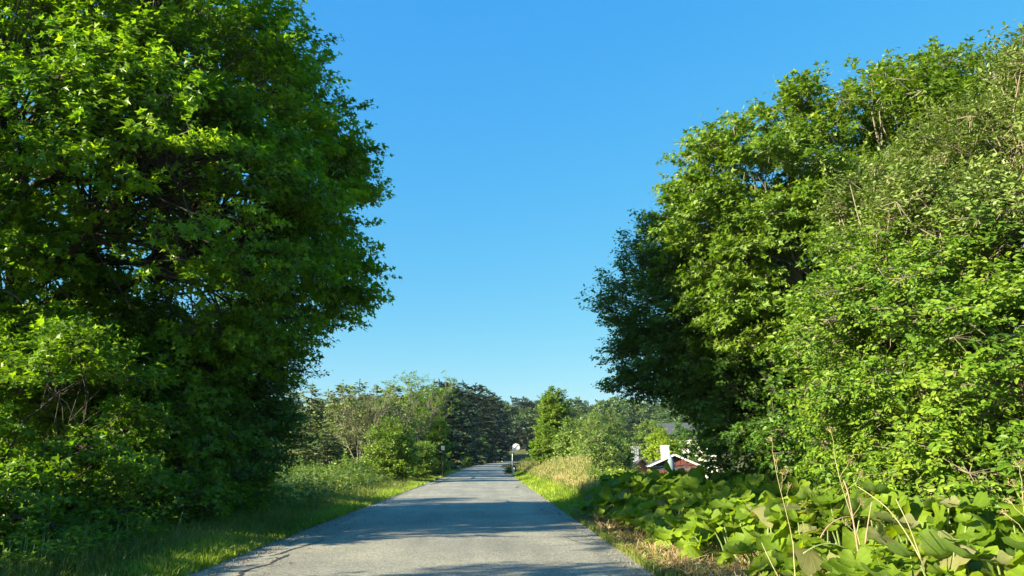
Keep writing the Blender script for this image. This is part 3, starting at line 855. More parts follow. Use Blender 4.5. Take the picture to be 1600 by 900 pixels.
small_bush('round_bush', 'round bright yellow-green bush beside the road left of the dark spruces', 'bush', 608, 47, 2.0, 2.1, M_BUSH, 71, nb=300, lsize=0.12, up=0.9, limbs=True)
small_bush('round_bush', 'lower green bush between the round bush and the cone-shaped tree', 'bush', 654, 52, 1.5, 1.5, M_BUSH, 72, nb=160, lsize=0.12, up=0.7)
small_bush('cone_tree', 'small cone-shaped green tree beside the low green bush', 'tree', 686, 62, 1.1, 2.5, M_HAZEL, 73, nb=170, lsize=0.15, up=0.8, zc=2.3)
small_bush('pale_bush', 'small pale green bush below the dark spruces near the bend', 'bush', 722, 128, 2.0, 1.5, M_BUSH, 74, nb=60, lsize=0.22)
small_bush('leaning_bush', 'thin leaning bush with pale leaves in front of the dark thicket', 'bush', 748, 186, 2.9, 3.2, M_HAZEL, 75, nb=45, lsize=0.34, n_cl=5, zc=3.6)
small_bush('low_bush', 'low green scrub at the foot of the spruces by the hedge end', 'bush', 470, 42, 1.6, 1.0, M_HAZEL, 76, nb=50, lsize=0.12)
small_bush('low_bush', 'low green scrub at the foot of the bare-branched tree', 'bush', 545, 44, 1.8, 1.0, M_BUSH, 77, nb=50, lsize=0.12)

for i, (px, D, rx, rz, lab) in enumerate([(455, 84, 3.0, 3.8, 'greyish broad tree behind the spruces nearest the hedge'), (495, 88, 3.2, 4.0, 'greyish round-topped tree showing between the first spruces'),
                                          (535, 84, 3.0, 4.0, 'greyish tree behind the gap left of the bare-branched tree'), (575, 86, 3.2, 4.3, 'olive tree right behind the bare-branched trees'),
                                          (612, 90, 3.2, 4.6, 'olive tree behind the round yellow-green bush'), (648, 90, 3.0, 4.8, 'olive tree behind the pale-limbed tree'),
                                          (500, 64, 2.0, 1.7, 'low grey-green scrub under the spruces'), (540, 66, 2.2, 2.0, 'grey-green scrub behind the bare-branched tree')]):
    small_bush('background_tree' if rz > 3 else 'scrub_bush', lab, 'tree' if rz > 3 else 'bush', px, D, rx, rz, M_NEEDLE if i % 2 == 0 else M_SALIXD, 130 + i, nb=150, lsize=0.30, group='trees behind the spruces' if rz > 3 else None, n_cl=6, n_lf=13, bsize=0.6, zc=rz * (1.15 if rz > 3 else 0.8), up=0.6)

# bare-branched trees with pale limbs
def twiggy(name, label, px, D, H, spread, seed, leafm=None, leaf_side=None, n0=6):
    rng = np.random.RandomState(seed)
    x = gx(px, D); z0 = float(ground_z(x, D)) - 0.1
    root = thing(name, label, 'tree', (x, D, z0))
    tips = []
    V, F = path_tube([(0, 0, 0), (0.1, 0, H * 0.14), (0.05, 0.1, H * 0.26)], 0.16, 0.12, 8)
    link('trunk', mesh_from('trunk', V, F, M_BARKG, True), root)
    for k in range(n0):
        a = k / n0 * 6.283 + rng.rand() * 0.6
        s_ = Soup()
        segs = [[], [], [], []]
        def grow(p, d, L, r, depth):
            n = 4
            q = p
            for i in range(n):
                d = unit(d + rng.normal(0, 0.16, 3) + np.array([0, 0, 0.10]))
                e = q + d * L / n
                segs[0].append(q); segs[1].append(e); segs[2].append(r * (1 - 0.15 * i)); segs[3].append(r * (1 - 0.15 * (i + 1)))
                if depth > 0 and i >= 1:
                    for _ in range(2 if depth > 1 else 3):
                        nd = unit(d + rng.normal(0, 0.55, 3) + np.array([0, 0, 0.1]))
                        grow(e, nd, L * rng.uniform(0.4, 0.62), r * 0.5, depth - 1)
                q = e
            tips.append((q, d))
        d0 = unit(np.array([math.cos(a) * spread, math.sin(a) * spread, 1.0]))
        grow(np.array([0.03, 0.05, H * 0.22 * rng.uniform(0.4, 1.1)]), d0, H * 0.62, 0.055, 2)
        V, F = tubes(segs[0], segs[1], np.maximum(segs[2], 0.012), np.maximum(segs[3], 0.009), 4)
        s_.add(V, F)
        link('limb', s_.build('limb', [M_BARKG], True), root)
    if leafm:
        tp = np.array([t[0] for t in tips]); td = np.array([t[1] for t in tips])
        if leaf_side is not None:
            m = leaf_side(tp); tp = tp[m]; td = td[m]
        s_ = Soup()
        foliage(s_, tp, np.array([0, 0, H * 0.4]), rng, 3, 8, 0.28, 0.3, 0.15, T_DIAM, twig=False)
        link('crown', s_.build('crown', [leafm]), root)
    return root
twiggy('bare_tree', 'greyish bare-branched tree with almost no leaves, in front of the spruces', 560, 57, 5.9, 0.45, 81, M_NEEDLE, lambda p: (p[:, 2] < 3.0) | (np.sin(p[:, 0] * 9 + p[:, 2] * 5) > -0.2))
twiggy('pale_limbed_tree', 'tree with pale spreading limbs and light green leaves, highest of the left group', 632, 60, 6.9, 0.62, 82, M_BUSH, lambda p: (p[:, 0] > 0.3) | (p[:, 2] > 5.4) | (p[:, 2] < 3.0), n0=8)
twiggy('bare_tree', 'bare pale-branched tree between the spruces and the round bush', 592, 58, 5.6, 0.5, 83, M_NEEDLE, lambda p: (p[:, 2] < 2.5) | (np.sin(p[:, 0] * 7 + p[:, 2] * 6) > 0.0))

# right verge trees
small_bush('upright_tree', 'upright dense green tree on the right verge behind the round sign', 'tree', 868, 61, 1.75, 3.0, M_SYC, 91, nb=220, lsize=0.18, zc=4.2, bsize=0.5, up=0.5, trunk_h=3.5, n_lf=16)
small_bush('upright_tree', 'shorter green tree merging with the upright tree on its right side', 'tree', 850, 57, 1.1, 1.9, M_SYC, 92, nb=90, lsize=0.17, zc=1.9)
for i, (px, D, rx, rz, lab) in enumerate([(905, 50, 1.7, 2.3, 'pale willow bush right of the upright tree'), (942, 47, 1.9, 2.7, 'broad pale willow bush behind the tall grass'),
                                          (957, 50, 1.4, 1.9, 'pale willow bush nearest the house'), (955, 62, 2.4, 3.1, 'taller pale bush behind the willow bushes'),
                                          (1012, 84, 2.4, 3.0, 'greyish bush above the dark annex roof'), (920, 60, 2.0, 2.9, 'pale bush between the upright tree and the far wood')]):
    small_bush('pale_willow_bush', lab, 'bush', px, D, rx, rz, M_SALIX, 93 + i, nb=130, lsize=0.15, group='pale willow bushes right of the road', tpl=T_NARROW if i % 2 else T_DIAM, up=0.8, n_lf=15, zc=(rz * 0.85 if i < 3 else (6.0 if i == 4 else rz * 1.1)))
small_bush('lime_bush', 'bright lime-green bush behind the cream chimney', 'bush', 1034, 78, 1.9, 2.0, M_LIME, 99, nb=180, lsize=0.17, zc=5.2, trunk_h=2)
small_bush('round_bush', 'dark green garden bush right of the house front', 'bush', 1082, 94, 3.3, 4.2, M_ELM, 100, nb=220, lsize=0.24, zc=5.4, bsize=0.6)

# far wooded hill
protoF = []
for i in range(5):
    rng = np.random.RandomState(200 + i)
    root = thing('hill_tree', 'rounded green tree in the wood on the far hill', 'tree', (0, 0, 0), 'trees of the wood on the far hill')
    lb = [(np.array((0, 0, 8.0)), np.array((4.2, 4.2, 4.6)))] + [(np.array((rng.uniform(-2.4, 2.4), rng.uniform(-2.4, 2.4), rng.uniform(5, 9.5))), np.array((2.6, 2.6, 2.4))) for _ in range(5)]
    bo = sample_lobes(lb, 110, rng, 0.6)
    s_ = Soup()
    foliage(s_, bo, np.array((0, 0, 7.0)), rng, 5, 9, 1.0, 0.8, 0.72, T_DIAM, twig=False)
    link('crown', s_.build('crown', [M_FARD if i == 4 else M_FAR]), root)
    V, F = path_tube([(0, 0, -0.5), (0.1, 0, 4), (0, 0.1, 8)], 0.32, 0.12, 7)
    link('trunk', mesh_from('trunk', V, F, M_BARK, True), root)
    protoF.append(root)
rngp = np.random.RandomState(9)
k = 0
for D, pxs in ((235, np.arange(868, 1130, 34)), (262, np.arange(880, 1130, 30)), (300, np.arange(770, 1130, 27)), (350, np.arange(765, 1130, 25)), (410, np.arange(760, 1150, 27))):
    for px in pxs:
        if D < 345 and abs(gx(px, D) - float(road_c(D))) < 9: continue
        o = protoF[k] if k < 5 else copy_tree(protoF[k % 5])
        k += 1
        put(o, px + rngp.uniform(-10, 10), D + rngp.uniform(-12, 12), rngp.uniform(12, 15.5) * (0.82 if D < 270 else 1.0), 12.0, rngp.rand() * 6, rngp.uniform(0.95, 1.25))
for px, D in ((690, 300), (640, 280), (585, 290), (530, 270), (480, 300), (420, 280), (360, 260), (300, 290), (1160, 260), (1230, 240), (1300, 260)):
    o = copy_tree(protoF[k % 5]); k += 1
    put(o, px, D, rngp.uniform(9, 12), 12.0, rngp.rand() * 6, 1.3)

for i in range(46):
    D = rngp.uniform(150, 420); px = rngp.uniform(-250, 430) if i < 30 else rngp.uniform(1150, 1900)
    o = copy_tree(protoF[k % 5]); k += 1
    put(o, px, D, rngp.uniform(9, 13), 12.0, rngp.rand() * 6, 1.4)

# ------------------------------------------------------------------ grass, weeds, litter
def blades(name, n, ysamp, xsamp, h, w, mat, seed, lean=0.35, hvar=0.5, clump=0.0, heads=None, label=None, sink=0.02):
    rng = np.random.RandomState(seed)
    y = ysamp(rng, n); x = xsamp(rng, n, y)
    if clump:
        keep = (np.sin(x * 3.1 + 1.3 * np.sin(y * 1.7)) * np.sin(y * 2.3 + np.sin(x * 2.9)) + rng.normal(0, 0.5, n)) > -clump
        x = x[keep]; y = y[keep]
    n = len(x)
    z = ground_z(x, y) - sink
    hh = (h(x, y) if callable(h) else h) * (1 - hvar + 2 * hvar * rng.rand(n) ** 1.3)
    a = rng.rand(n) * 6.283
    ww = w * (1 + y / 25.0) * (0.6 + 0.8 * rng.rand(n))
    ld = rng.rand(n) * 6.283; la = lean * rng.rand(n) * hh
    base = np.stack([x, y, z], 1)
    sd = np.stack([np.cos(a), np.sin(a), 0 * a], 1) * ww[:, None] * 0.5
    ldv = np.stack([np.cos(ld), np.sin(ld), 0 * ld], 1) * la[:, None]
    mid = base + ldv * 0.35 + np.array([0, 0, 1.0]) * (hh * 0.6)[:, None]
    tip = base + ldv * 1.3 + np.array([0, 0, 1.0]) * hh[:, None]
    V = np.stack([base - sd, base + sd, mid + sd * 0.7, mid - sd * 0.7, tip], 1)
    f = np.array([(0, 1, 2), (0, 2, 3), (3, 2, 4)])
    F = (np.arange(n) * 5)[:, None, None] + f[None]
    t = np.stack([rng.rand(n), np.clip(0.5 + 0.5 * np.sin(x * 1.1 + 2 * np.sin(y * 0.5)) + rng.normal(0, 0.2, n), 0, 1), 0 * x], 1)
    s_ = Soup(); s_.add(V.reshape(-1, 3), F.reshape(-1, 3), np.repeat(t, 5, 0), 0)
    mats = [mat]
    if heads:
        m = rng.rand(n) < heads[0]
        hp = tip[m]; k_ = len(hp)
        V2, F2, A2 = place_leaves(hp - np.array([0, 0, heads[1] * 0.4]), ldv[m] + np.array([0, 0, 0.6]), rng.normal(size=(k_, 3)), np.full(k_, heads[1]) * (0.6 + 0.8 * rng.rand(k_)) * (1 + y[m] / 60), T_NARROW, np.stack([0.5 + 0.5 * rng.rand(k_), 0.7 + 0.3 * rng.rand(k_), 0 * rng.rand(k_)], 1))
        s_.add(V2, F2, A2, 1); mats.append(M_SEED)
    o = link(name, s_.build(name, mats))
    tag(o, label, 'grass', None, 'stuff')
    return o

M_SEED = leaf_mat('grass_seed_head', (0.20, 0.15, 0.09), (0.28, 0.21, 0.14), (0.36, 0.28, 0.20), 0.3, rough=0.7, spec=0.1, warm=(1.08, 1.15, 0.8))
r_wave = lambda x, y: 0.5 + 0.5 * np.sin(x * 2.7 + y * 0.6)
inv = lambda a, b: (lambda rng, n: a * (b / a) ** rng.rand(n))           # density falls off as 1/y
blades('grass', 60000, inv(5, 95), lambda r, n, y: road_c(y) - HALF - 0.10 - 2.3 * r.rand(n) ** 0.9 * (1 + y / 90), lambda x, y: 0.10 + 0.16 * sstep(0.3, 1.8, -(x - road_c(y) + HALF)), 0.010, M_GRASS, 301,
       label='green verge grass along the left edge of the road', lean=0.7)
blades('grass', 22000, inv(9, 95), lambda r, n, y: road_c(y) - HALF - 0.12 - 1.1 * r.rand(n) ** 1.2, lambda x, y: 0.08 + 0.08 * r_wave(x, y), 0.011, M_LAWN, 309, clump=0.55,
       label='yellow-green short grass right beside the left road edge', lean=0.8)  # lighter blade colour stands in for the sunlit strip of the verge
blades('grass', 16000, inv(18, 95), lambda r, n, y: road_c(y) + HALF + 0.0 + (1.3 + 0 * y) * r.rand(n), lambda x, y: 0.10 + 0.16 * sstep(0.2, 1.2, x - road_c(y) - HALF), 0.012, M_LAWN, 302,
       label='bright green mown grass between the road and the tall grass on the right', lean=0.7)
blades('grass', 14000, inv(4.5, 19), lambda r, n, y: road_c(y) + HALF + 0.02 + 1.7 * r.rand(n) ** 2.0, 0.11, 0.010, M_GRASS, 303, clump=0.35,
       label='sparse green grass at the right edge of the road before the butterbur', lean=0.9)
blades('grass', 9000, inv(6, 19), lambda r, n, y: road_c(y) + HALF + 0.35 + 1.6 * r.rand(n), 0.16, 0.010, M_LITTER, 304, clump=0.5,
       label='dry brown stalks and dead grass under the butterbur edge', lean=1.3)
blades('tall_grass', 46000, inv(19.5, 100), lambda r, n, y: road_c(y) + HALF + 1.05 + np.maximum(0.5, 0.118 * y - 2.7) * r.rand(n), lambda x, y: 0.35 + 0.55 * sstep(1.0, 2.6, x - road_c(y) - HALF), 0.012, M_HAY, 305,
       label='tall sunlit hay grass with pinkish seed heads on the right verge', heads=(0.25, 0.06), lean=0.35, hvar=0.4)
blades('tall_grass', 14000, inv(60, 195), lambda r, n, y: road_c(y) - HALF - 1.3 - 4.5 * r.rand(n), 0.75, 0.012, M_HAY, 306,
       label='pale yellow tall grass on the left verge near the bend', heads=(0.3, 0.2), lean=0.3, hvar=0.3)
blades('meadow_grass', 30000, inv(10, 120), lambda r, n, y: road_c(y) - HALF - 2.0 - (7 + y * 0.10) * r.rand(n), 0.5, 0.013, M_GRASS, 307,
       label='rough green grass among the weeds left of the verge', lean=0.5)
blades('meadow_grass', 14000, inv(20, 130), lambda r, n, y: road_c(y) + HALF + 5.0 + (y * 0.16) * r.rand(n), 0.5, 0.013, M_GRASS, 308,
       label='rough grass on the slope down to the gardens on the right', lean=0.5)

def weeds(name, n, ysamp, xsamp, h, lsize, mat, seed, label, nl=14, tpl=T_DIAM, sprd=0.16):
    rng = np.random.RandomState(seed)
    y = ysamp(rng, n); x = xsamp(rng, n, y)
    keep = (np.sin(x * 1.3 + 2 * np.sin(y * 0.7)) + rng.normal(0, 0.7, n)) > -0.9
    x = x[keep]; y = y[keep]; n = len(x)
    hh = (h(x, y) if callable(h) else h) * (0.55 + 0.7 * rng.rand(n))
    b = np.stack([x, y, ground_z(x, y) - 0.03], 1)
    lean = rng.normal(0, 0.16, (n, 3)) * np.array([1, 1, 0])
    top = b + (lean + np.array([0, 0, 1.0])) * hh[:, None]
    s_ = Soup()
    t = rng.rand(n, nl) ** 0.8
    lp = b[:, None] + (top - b)[:, None] * t[..., None]
    a = rng.rand(n, nl) * 6.283
    out = np.stack([np.cos(a), np.sin(a), rng.uniform(-0.4, 0.35, (n, nl))], -1)
    lp = lp + out * sprd * rng.rand(n, nl, 1)
    ls = lsize * (0.6 + 0.7 * rng.rand(n, nl)) * (1 + y / 60)[:, None]
    tint = np.stack([rng.rand(n, nl), np.repeat(np.clip(0.5 + 0.5 * np.sin(x * 0.9 + y * 0.6) + rng.normal(0, 0.25, n), 0, 1)[:, None], nl, 1), 0 * a], -1)
    V, F, A = place_leaves(lp.reshape(-1, 3), out.reshape(-1, 3), (np.array([0, 0, 1.0]) + rng.normal(0, 0.4, (n, nl, 3))).reshape(-1, 3), ls.ravel(), tpl, tint.reshape(-1, 3))
    s_.add(V, F, A, 0)
    V, F = tubes(b, top, 0.006, 0.003, 3); s_.add(V, F, None, 1)
    tag(link(name, s_.build(name, [mat, M_GSTALK])), label, 'weeds', None, 'stuff')
weeds('weeds', 5200, inv(18.5, 100), lambda r, n, y: road_c(y) - HALF - 1.9 - (5.5 + y * 0.09) * r.rand(n), lambda x, y: 0.45 + 0.75 * sstep(1.8, 4.5, -(x - road_c(y) + HALF)), 0.11, M_WEED, 311,
      'nettles and brambles on the low bank left of the road', nl=18)
weeds('weeds', 900, inv(9, 22), lambda r, n, y: road_c(y) - HALF - 1.7 - 1.6 * r.rand(n), 0.45, 0.07, M_HAZEL, 312, 'low weeds along the foot of the left hedge', nl=14)
weeds('weeds', 1000, inv(22, 75), lambda r, n, y: road_c(y) + HALF + 1.8 + (2 + y * 0.05) * r.rand(n), 0.75, 0.09, M_LAWN, 313, 'green herbs growing in the tall grass of the right verge', nl=12)
weeds('weeds', 700, inv(5, 19), lambda r, n, y: road_c(y) + HALF + 0.5 + 1.2 * r.rand(n), 0.13, 0.06, M_WEED, 314, 'small weeds on the bare soil of the right verge', nl=7, sprd=0.07)

# dead leaves and broken stalks on the soil
def litter(n, seed):
    rng = np.random.RandomState(seed)
    y = inv(4.5, 20)(rng, n); x = road_c(y) + HALF + 0.15 + 2.4 * rng.rand(n) ** 1.1
    p = np.stack([x, y, ground_z(x, y) + 0.02 + 0.05 * rng.rand(n)], 1)
    a = rng.rand(n) * 6.283
    V, F, A = place_leaves(p, np.stack([np.cos(a), np.sin(a), rng.normal(0, 0.35, n)], 1), np.array([0, 0, 1.0]) + rng.normal(0, 0.5, (n, 3)), 0.04 + 0.08 * rng.rand(n) ** 2, T_MAPLE4, np.stack([rng.rand(n), rng.rand(n), 0 * x], 1))
    s_ = Soup(); s_.add(V, F, A, 0)
    m = rng.rand(n) < 0.10
    q = p[m]; k_ = len(q)
    d = unit(np.stack([rng.normal(size=k_), rng.normal(size=k_), np.abs(rng.normal(0, 0.6, k_))], 1))
    V, F = tubes(q, q + d * (0.06 + 0.22 * rng.rand(k_, 1)), 0.005, 0.003, 4); s_.add(V, F, None, 1)
    tag(link('leaf_litter', s_.build('leaf_litter', [M_LITTER, M_STALK])), 'brown dead leaves and broken stalks on the right verge soil', 'litter', None, 'stuff')
litter(9000, 321)
def gravel(n, seed):
    rng = np.random.RandomState(seed)
    y = inv(7, 60)(rng, n); sd_ = np.where(rng.rand(n) < 0.6, -1, 1)
    x = road_c(y) + sd_ * (HALF - 0.25 + np.abs(rng.normal(0, 0.16, n)))
    p = np.stack([x, y, 0 * x + 0.012], 1)
    T = (np.array([(1, 0, 0), (0, 1, 0), (-1, 0, 0), (0, -1, 0), (0, 0, 0.7)], float) * 0.5, np.array([(0, 1, 4), (1, 2, 4), (2, 3, 4), (3, 0, 4)]))
    a = rng.rand(n) * 6.28
    V, F, A = place_leaves(p, np.stack([np.cos(a), np.sin(a), 0 * a], 1), np.tile([0, 0, 1.0], (n, 1)) + rng.normal(0, 0.2, (n, 3)), 0.012 + 0.03 * rng.rand(n) ** 3, T, np.stack([rng.rand(n)] * 3, 1))
    s_ = Soup(); s_.add(V, F, A, 0)
    m = rng.rand(n) < 0.05; k_ = int(m.sum())
    q = p[m].copy(); q[:, 0] -= sd_[m] * rng.rand(k_) * 0.7; q[:, 2] += 0.012
    V, F, A = place_leaves(q, rng.normal(size=(k_, 3)) * np.array([1, 1, 0.15]), np.tile([0, 0, 1.0], (k_, 1)) + rng.normal(0, 0.15, (k_, 3)), 0.03 + 0.05 * rng.rand(k_), T_OVAL, rng.rand(k_, 3)); s_.add(V, F, A, 1)
    tag(link('gravel', s_.build('gravel', [M_SHOULDER, M_LITTER])), 'loose stones and dry leaf bits along the road edges', 'gravel', None, 'stuff')
gravel(5000, 331)

# ------------------------------------------------------------------ butterbur
def burr_mesh(seed, mat, fold=0.0):
    rng = np.random.RandomState(seed)
    n = 26
    th = np.arange(n) * 2 * math.pi / n
    d = np.abs(np.angle(np.exp(1j * (th - math.pi))))
    ph = rng.rand() * 6
    rad = (1 + 0.12 * np.cos(th)) * (1 - 0.70 * np.exp(-(d / 0.24) ** 2)) * (1 + 0.035 * np.where(np.arange(n) % 2, -1, 1)) * (1 + 0.07 * np.sin(4 * th + ph)) * (1 + rng.normal(0, 0.055, n)) * np.where(rng.rand(n) < 0.06, 0.72, 1.0)
    w1, w2, w3 = rng.uniform(-0.6, 0.6, 3); rd = rng.uniform(-0.5, 0.6)
    V = [(0.0, 0.0, 0.0)]; A = [(0.5, 0.5, 0.0)]
    for ring in (0.42, 0.78, 1.0):
        for k in range(n):
            r = rad[k] * ring * 0.5
            x, y = r * math.cos(th[k]), r * math.sin(th[k])
            z = rd * r * r * 2 - fold * abs(y) + 0.018 * math.cos(9 * th[k]) * ring * 1.6 + 1.4 * w1 * x * y + 0.75 * w2 * x * x + 0.06 * w3 * math.sin(3 * th[k] + ph) * ring + (rng.normal(0, 0.022) if ring > 0.9 else 0)
            V.append((x, y, z)); A.append((x + 0.5, y + 0.5, 0.0))
    F = []
    for k in range(n):
        k2 = (k + 1) % n
        F.append((0, 1 + k, 1 + k2))
        for q in (0, 1):
            a, b_, c_, e = 1 + q * n + k, 1 + q * n + k2, 1 + (q + 1) * n + k2, 1 + (q + 1) * n + k
            F += [(a, e, c_), (a, c_, b_)]
    A = np.array(A); A[:, 2] = rng.rand()
    return np.array(V), np.array(F), A, mat
burr_var = [burr_mesh(400 + i, M_BURR, f) for i, f in enumerate((0, 0.15, 0.3, 0.5, 0.0, 0.7, 0.25, 0.1, 0.9, 0.05, 0.4, 0.2))] + [burr_mesh(420, M_PALE, 0.35), burr_mesh(421, M_PALE, 0.9)]
burr_mesh_data = [mesh_from('butterbur_leaf', v, f, m, True, a) for v, f, a, m in burr_var]

def basis(axis, nrm):
    ax = axis / (np.linalg.norm(axis) + 1e-9)
    n = nrm - ax * np.dot(nrm, ax); n /= np.linalg.norm(n) + 1e-9
    return np.stack([ax, np.cross(n, ax), n], 1)

def butterbur(label, y0, y1, xl, xr, n_leaf, n_obj, hmax, seed, size=(0.24, 0.46)):
    rng = np.random.RandomState(seed)
    root_p = np.array([(xl(y0) + xr(y0)) / 2, (y0 + y1) / 2, 0.0]); root_p[2] = float(ground_z(root_p[0], root_p[1]))
    root = thing('butterbur_patch', label, 'plant', tuple(root_p), 'butterbur patches along the right verge')
    L = []
    for i in range(n_leaf):
        y = rng.uniform(y0, y1); u = rng.rand() ** 0.85
        x = xl(y) + (xr(y) - xl(y)) * u
        edge = (x - xl(y))
        prof = hmax * (0.30 + 0.70 * float(sstep(-0.1, 0.85, edge))) * (0.86 + 0.17 * math.sin(x * 3 + y * 1.7) + 0.08 * math.sin(x * 7.3 - y * 5.1))
        h = prof * (1 - 0.65 * rng.rand() ** 1.6)
        g = float(ground_z(x, y))
        p = np.array([x, y, g + max(0.10, h)])
        # blades turn towards the open road and the light
        a = rng.rand() * 6.283
        tilt = rng.uniform(0.25, 1.5)
        out = np.array([-0.75 * math.exp(-edge / 0.8) - 0.50, -0.35, 0.0]) + 0.75 * np.array([math.cos(a), math.sin(a), 0])
        nrm = unit(np.array([0, 0, 1.0]) + out * tilt * 1.3)
        axis = unit(out + np.array([0, 0, -0.5 * tilt]) + rng.normal(0, 0.3, 3))
        s = rng.uniform(*size) * (1.0 if h > 0.4 * prof else 0.75)
        foot = np.array([x + rng.normal(0, 0.10) + 0.15, y + rng.normal(0, 0.12) + 0.05, g])
        v = rng.choice(12) if rng.rand() > (0.12 if y < 10 else 0.05) else rng.choice([12, 13])
        L.append((p, basis(axis, nrm), s, v, foot, h / prof * 1.0 - p[1] * 0.05 - 0.35 * edge))
    # the leaves that show largest become parts of their own
    order = sorted(range(n_leaf), key=lambda i: -L[i][5])
    soup = Soup(); st = Soup()
    for rank, i in enumerate(order):
        p, B, s, v, foot, _ = L[i]
        if rank < n_obj:
            o = link('leaf', burr_mesh_data[v], root)
            M = np.eye(4); M[:3, :3] = B * s; M[:3, 3] = p - root_p
            from mathutils import Matrix
            o.matrix_local = Matrix(M.tolist())
        else:
            V, F, A, m = burr_var[v]
            soup.add(V @ (B * s).T + (p - root_p), F, A, 0 if v < 12 else 1)
        mid = (foot + p) / 2 + np.array([0, 0, 0.10 * np.linalg.norm(p - foot)])
        V, F = tubes([foot - root_p, mid - root_p], [mid - root_p, p - root_p], [0.011, 0.009], [0.009, 0.006], 5)
        st.add(V, F)
    if soup.n:
        tag(link('leaf_mass', soup.build('leaf_mass', [M_BURR, M_PALE], True), root), kind='stuff')
    tag(link('stalks', st.build('stalks', [M_GSTALK]), root), kind='stuff')

XL = lambda y: 2.62 - 0.25 * float(sstep(13, 18, y)) + 0.12 * math.sin(y * 0.9) + 0.25 * math.exp(-((y - 9.0) / 1.2) ** 2) + (0.5 if y < 8.0 else 0)
butterbur('lit butterbur leaves in the bottom right corner, below the willow', 4.6, 6.8, lambda y: 2.9 + 0.2 * (6.8 - y), lambda y: 5.6, 270, 60, 0.78, 501, (0.16, 0.44))
butterbur('bright butterbur leaves with pale wilting ones in front of the dry hogweed', 6.8, 9.2, XL, lambda y: 5.2, 290, 80, 0.88, 502, (0.15, 0.42))
butterbur('butterbur leaves half in light and half in shade beside the bare soil', 9.2, 12.4, XL, lambda y: 5.4, 330, 75, 0.86, 503, (0.17, 0.42))
butterbur('shaded dark green butterbur leaves below the dark elm', 12.4, 16.2, XL, lambda y: 6.2, 380, 60, 0.88, 504, (0.24, 0.44))
butterbur('butterbur leaves at the far end of the row, beside the tall grass', 16.2, 20.4, XL, lambda y: 6.4, 420, 30, 1.02, 505, (0.26, 0.46))

# dry hogweed standing above the butterbur
def umbel_plant(label, x, y, H, lean, seed, mat, n_br=4, branch_from=0.55):
    rng = np.random.RandomState(seed)
    g = float(ground_z(x, y))
    root = thing('dry_hogweed', label, 'plant', (x, y, g), 'dry hogweed stems above the butterbur')
    pts = np.array([(lean[0] * t + 0.03 * math.sin(5 * t), lean[1] * t, H * t) for t in np.linspace(0, 1, 8)])
    V, F = path_tube(pts, 0.0065, 0.003, 6)
    link('stem', mesh_from('stem', V, F, mat, True), root)
    for k in range(n_br):
        t = branch_from + (1 - branch_from) * k / max(1, n_br - 1)
        p = pts[min(7, int(t * 7))]
        a = rng.rand() * 6.28
        d = unit(np.array([math.cos(a) * 0.7, math.sin(a) * 0.7, 1.0])) if k < n_br - 1 else np.array([lean[0] * 0.3, 0, 1.0])
        e = p + d * rng.uniform(0.12, 0.28)
        s_ = Soup()
        V, F = path_tube(bend(p, e, 4, 0.05, rng), 0.003, 0.002, 5); s_.add(V, F)
        rays0 = []; rays1 = []
        for j in range(11):
            r = unit(d + rng.normal(0, 0.55, 3)) * rng.uniform(0.035, 0.07)
            rays0.append(e); rays1.append(e + r)
        V, F = tubes(rays0, rays1, 0.0018, 0.0012, 3); s_.add(V, F)
        q = np.repeat(np.array(rays1), 5, 0) + rng.normal(0, 0.006, (55, 3))
        V, F, A = place_leaves(q, rng.normal(size=(55, 3)), rng.normal(size=(55, 3)), np.full(55, 0.016), T_DIAM, rng.rand(55, 3)); s_.add(V, F, A, 1)
        link('umbel', s_.build('umbel', [mat, M_SEED]), root)
def at(px, py, D): return P(px, py, D)
umbel_plant('dry branching hogweed stem standing before the dark elm', at(1236, 800, 8.6)[0], 8.6, 1.38, (-0.12, 0), 601, M_STALK, 5, 0.62)
umbel_plant('yellow hogweed stem with spread umbels in front of the willow', at(1345, 800, 7.6)[0], 7.6, 1.35, (-0.18, 0), 602, M_STALK, 5, 0.55)
umbel_plant('yellowish hogweed stem at the right edge beside the willow foot', at(1590, 800, 6.4)[0], 6.4, 1.1, (0.1, 0), 604, M_STALK, 5, 0.5)

def stalk(label, pts, r, mat):
    pts = np.array(pts); base = pts[0].copy(); base[2] = float(ground_z(base[0], base[1]))
    # smooth the polyline
    t = np.linspace(0, len(pts) - 1, 12)
    q = np.stack([np.interp(t, range(len(pts)), pts[:, k]) for k in range(3)], 1)
    for _ in range(2):
        q[1:-1] = (q[:-2] + 2 * q[1:-1] + q[2:]) / 4
    V, F = path_tube(q - base, r, r * 0.55, 6)
    o = link('broken_stalk', mesh_from('broken_stalk', V, F, mat, True), None, tuple(base))
    tag(o, label, 'stalk', 'broken stalks among the butterbur')
stalk('thick pale upright stalk rising from the leaves at the bottom', [at(1243, 905, 6.4), at(1241, 880, 6.4), at(1239, 845, 6.45)], 0.007, M_STALK)
stalk('pale stalk leaning left beside the upright stalk', [at(1218, 905, 6.6), at(1205, 880, 6.6), at(1190, 848, 6.7)], 0.006, M_STALK)
stalk('reddish upright stalk in front of the hogweed', [at(1342, 870, 7.0), at(1336, 830, 7.0), at(1326, 770, 7.05), at(1318, 750, 7.1)], 0.009, M_PINK)
stalk('short reddish upright stalk right of the taller reddish one', [at(1352, 850, 7.3), at(1356, 820, 7.3), at(1362, 785, 7.3)], 0.008, M_PINK)
stalk('arched reddish stalk between the wilting leaves', [at(1282, 840, 7.0), at(1292, 822, 7.0), at(1312, 808, 7.0), at(1335, 806, 7.05), at(1350, 812, 7.1)], 0.006, M_PINK)
stalk('arched thin green stalk low in front', [at(1255, 865, 6.3), at(1275, 852, 6.3), at(1300, 848, 6.3), at(1325, 858, 6.3)], 0.006, M_GSTALK)
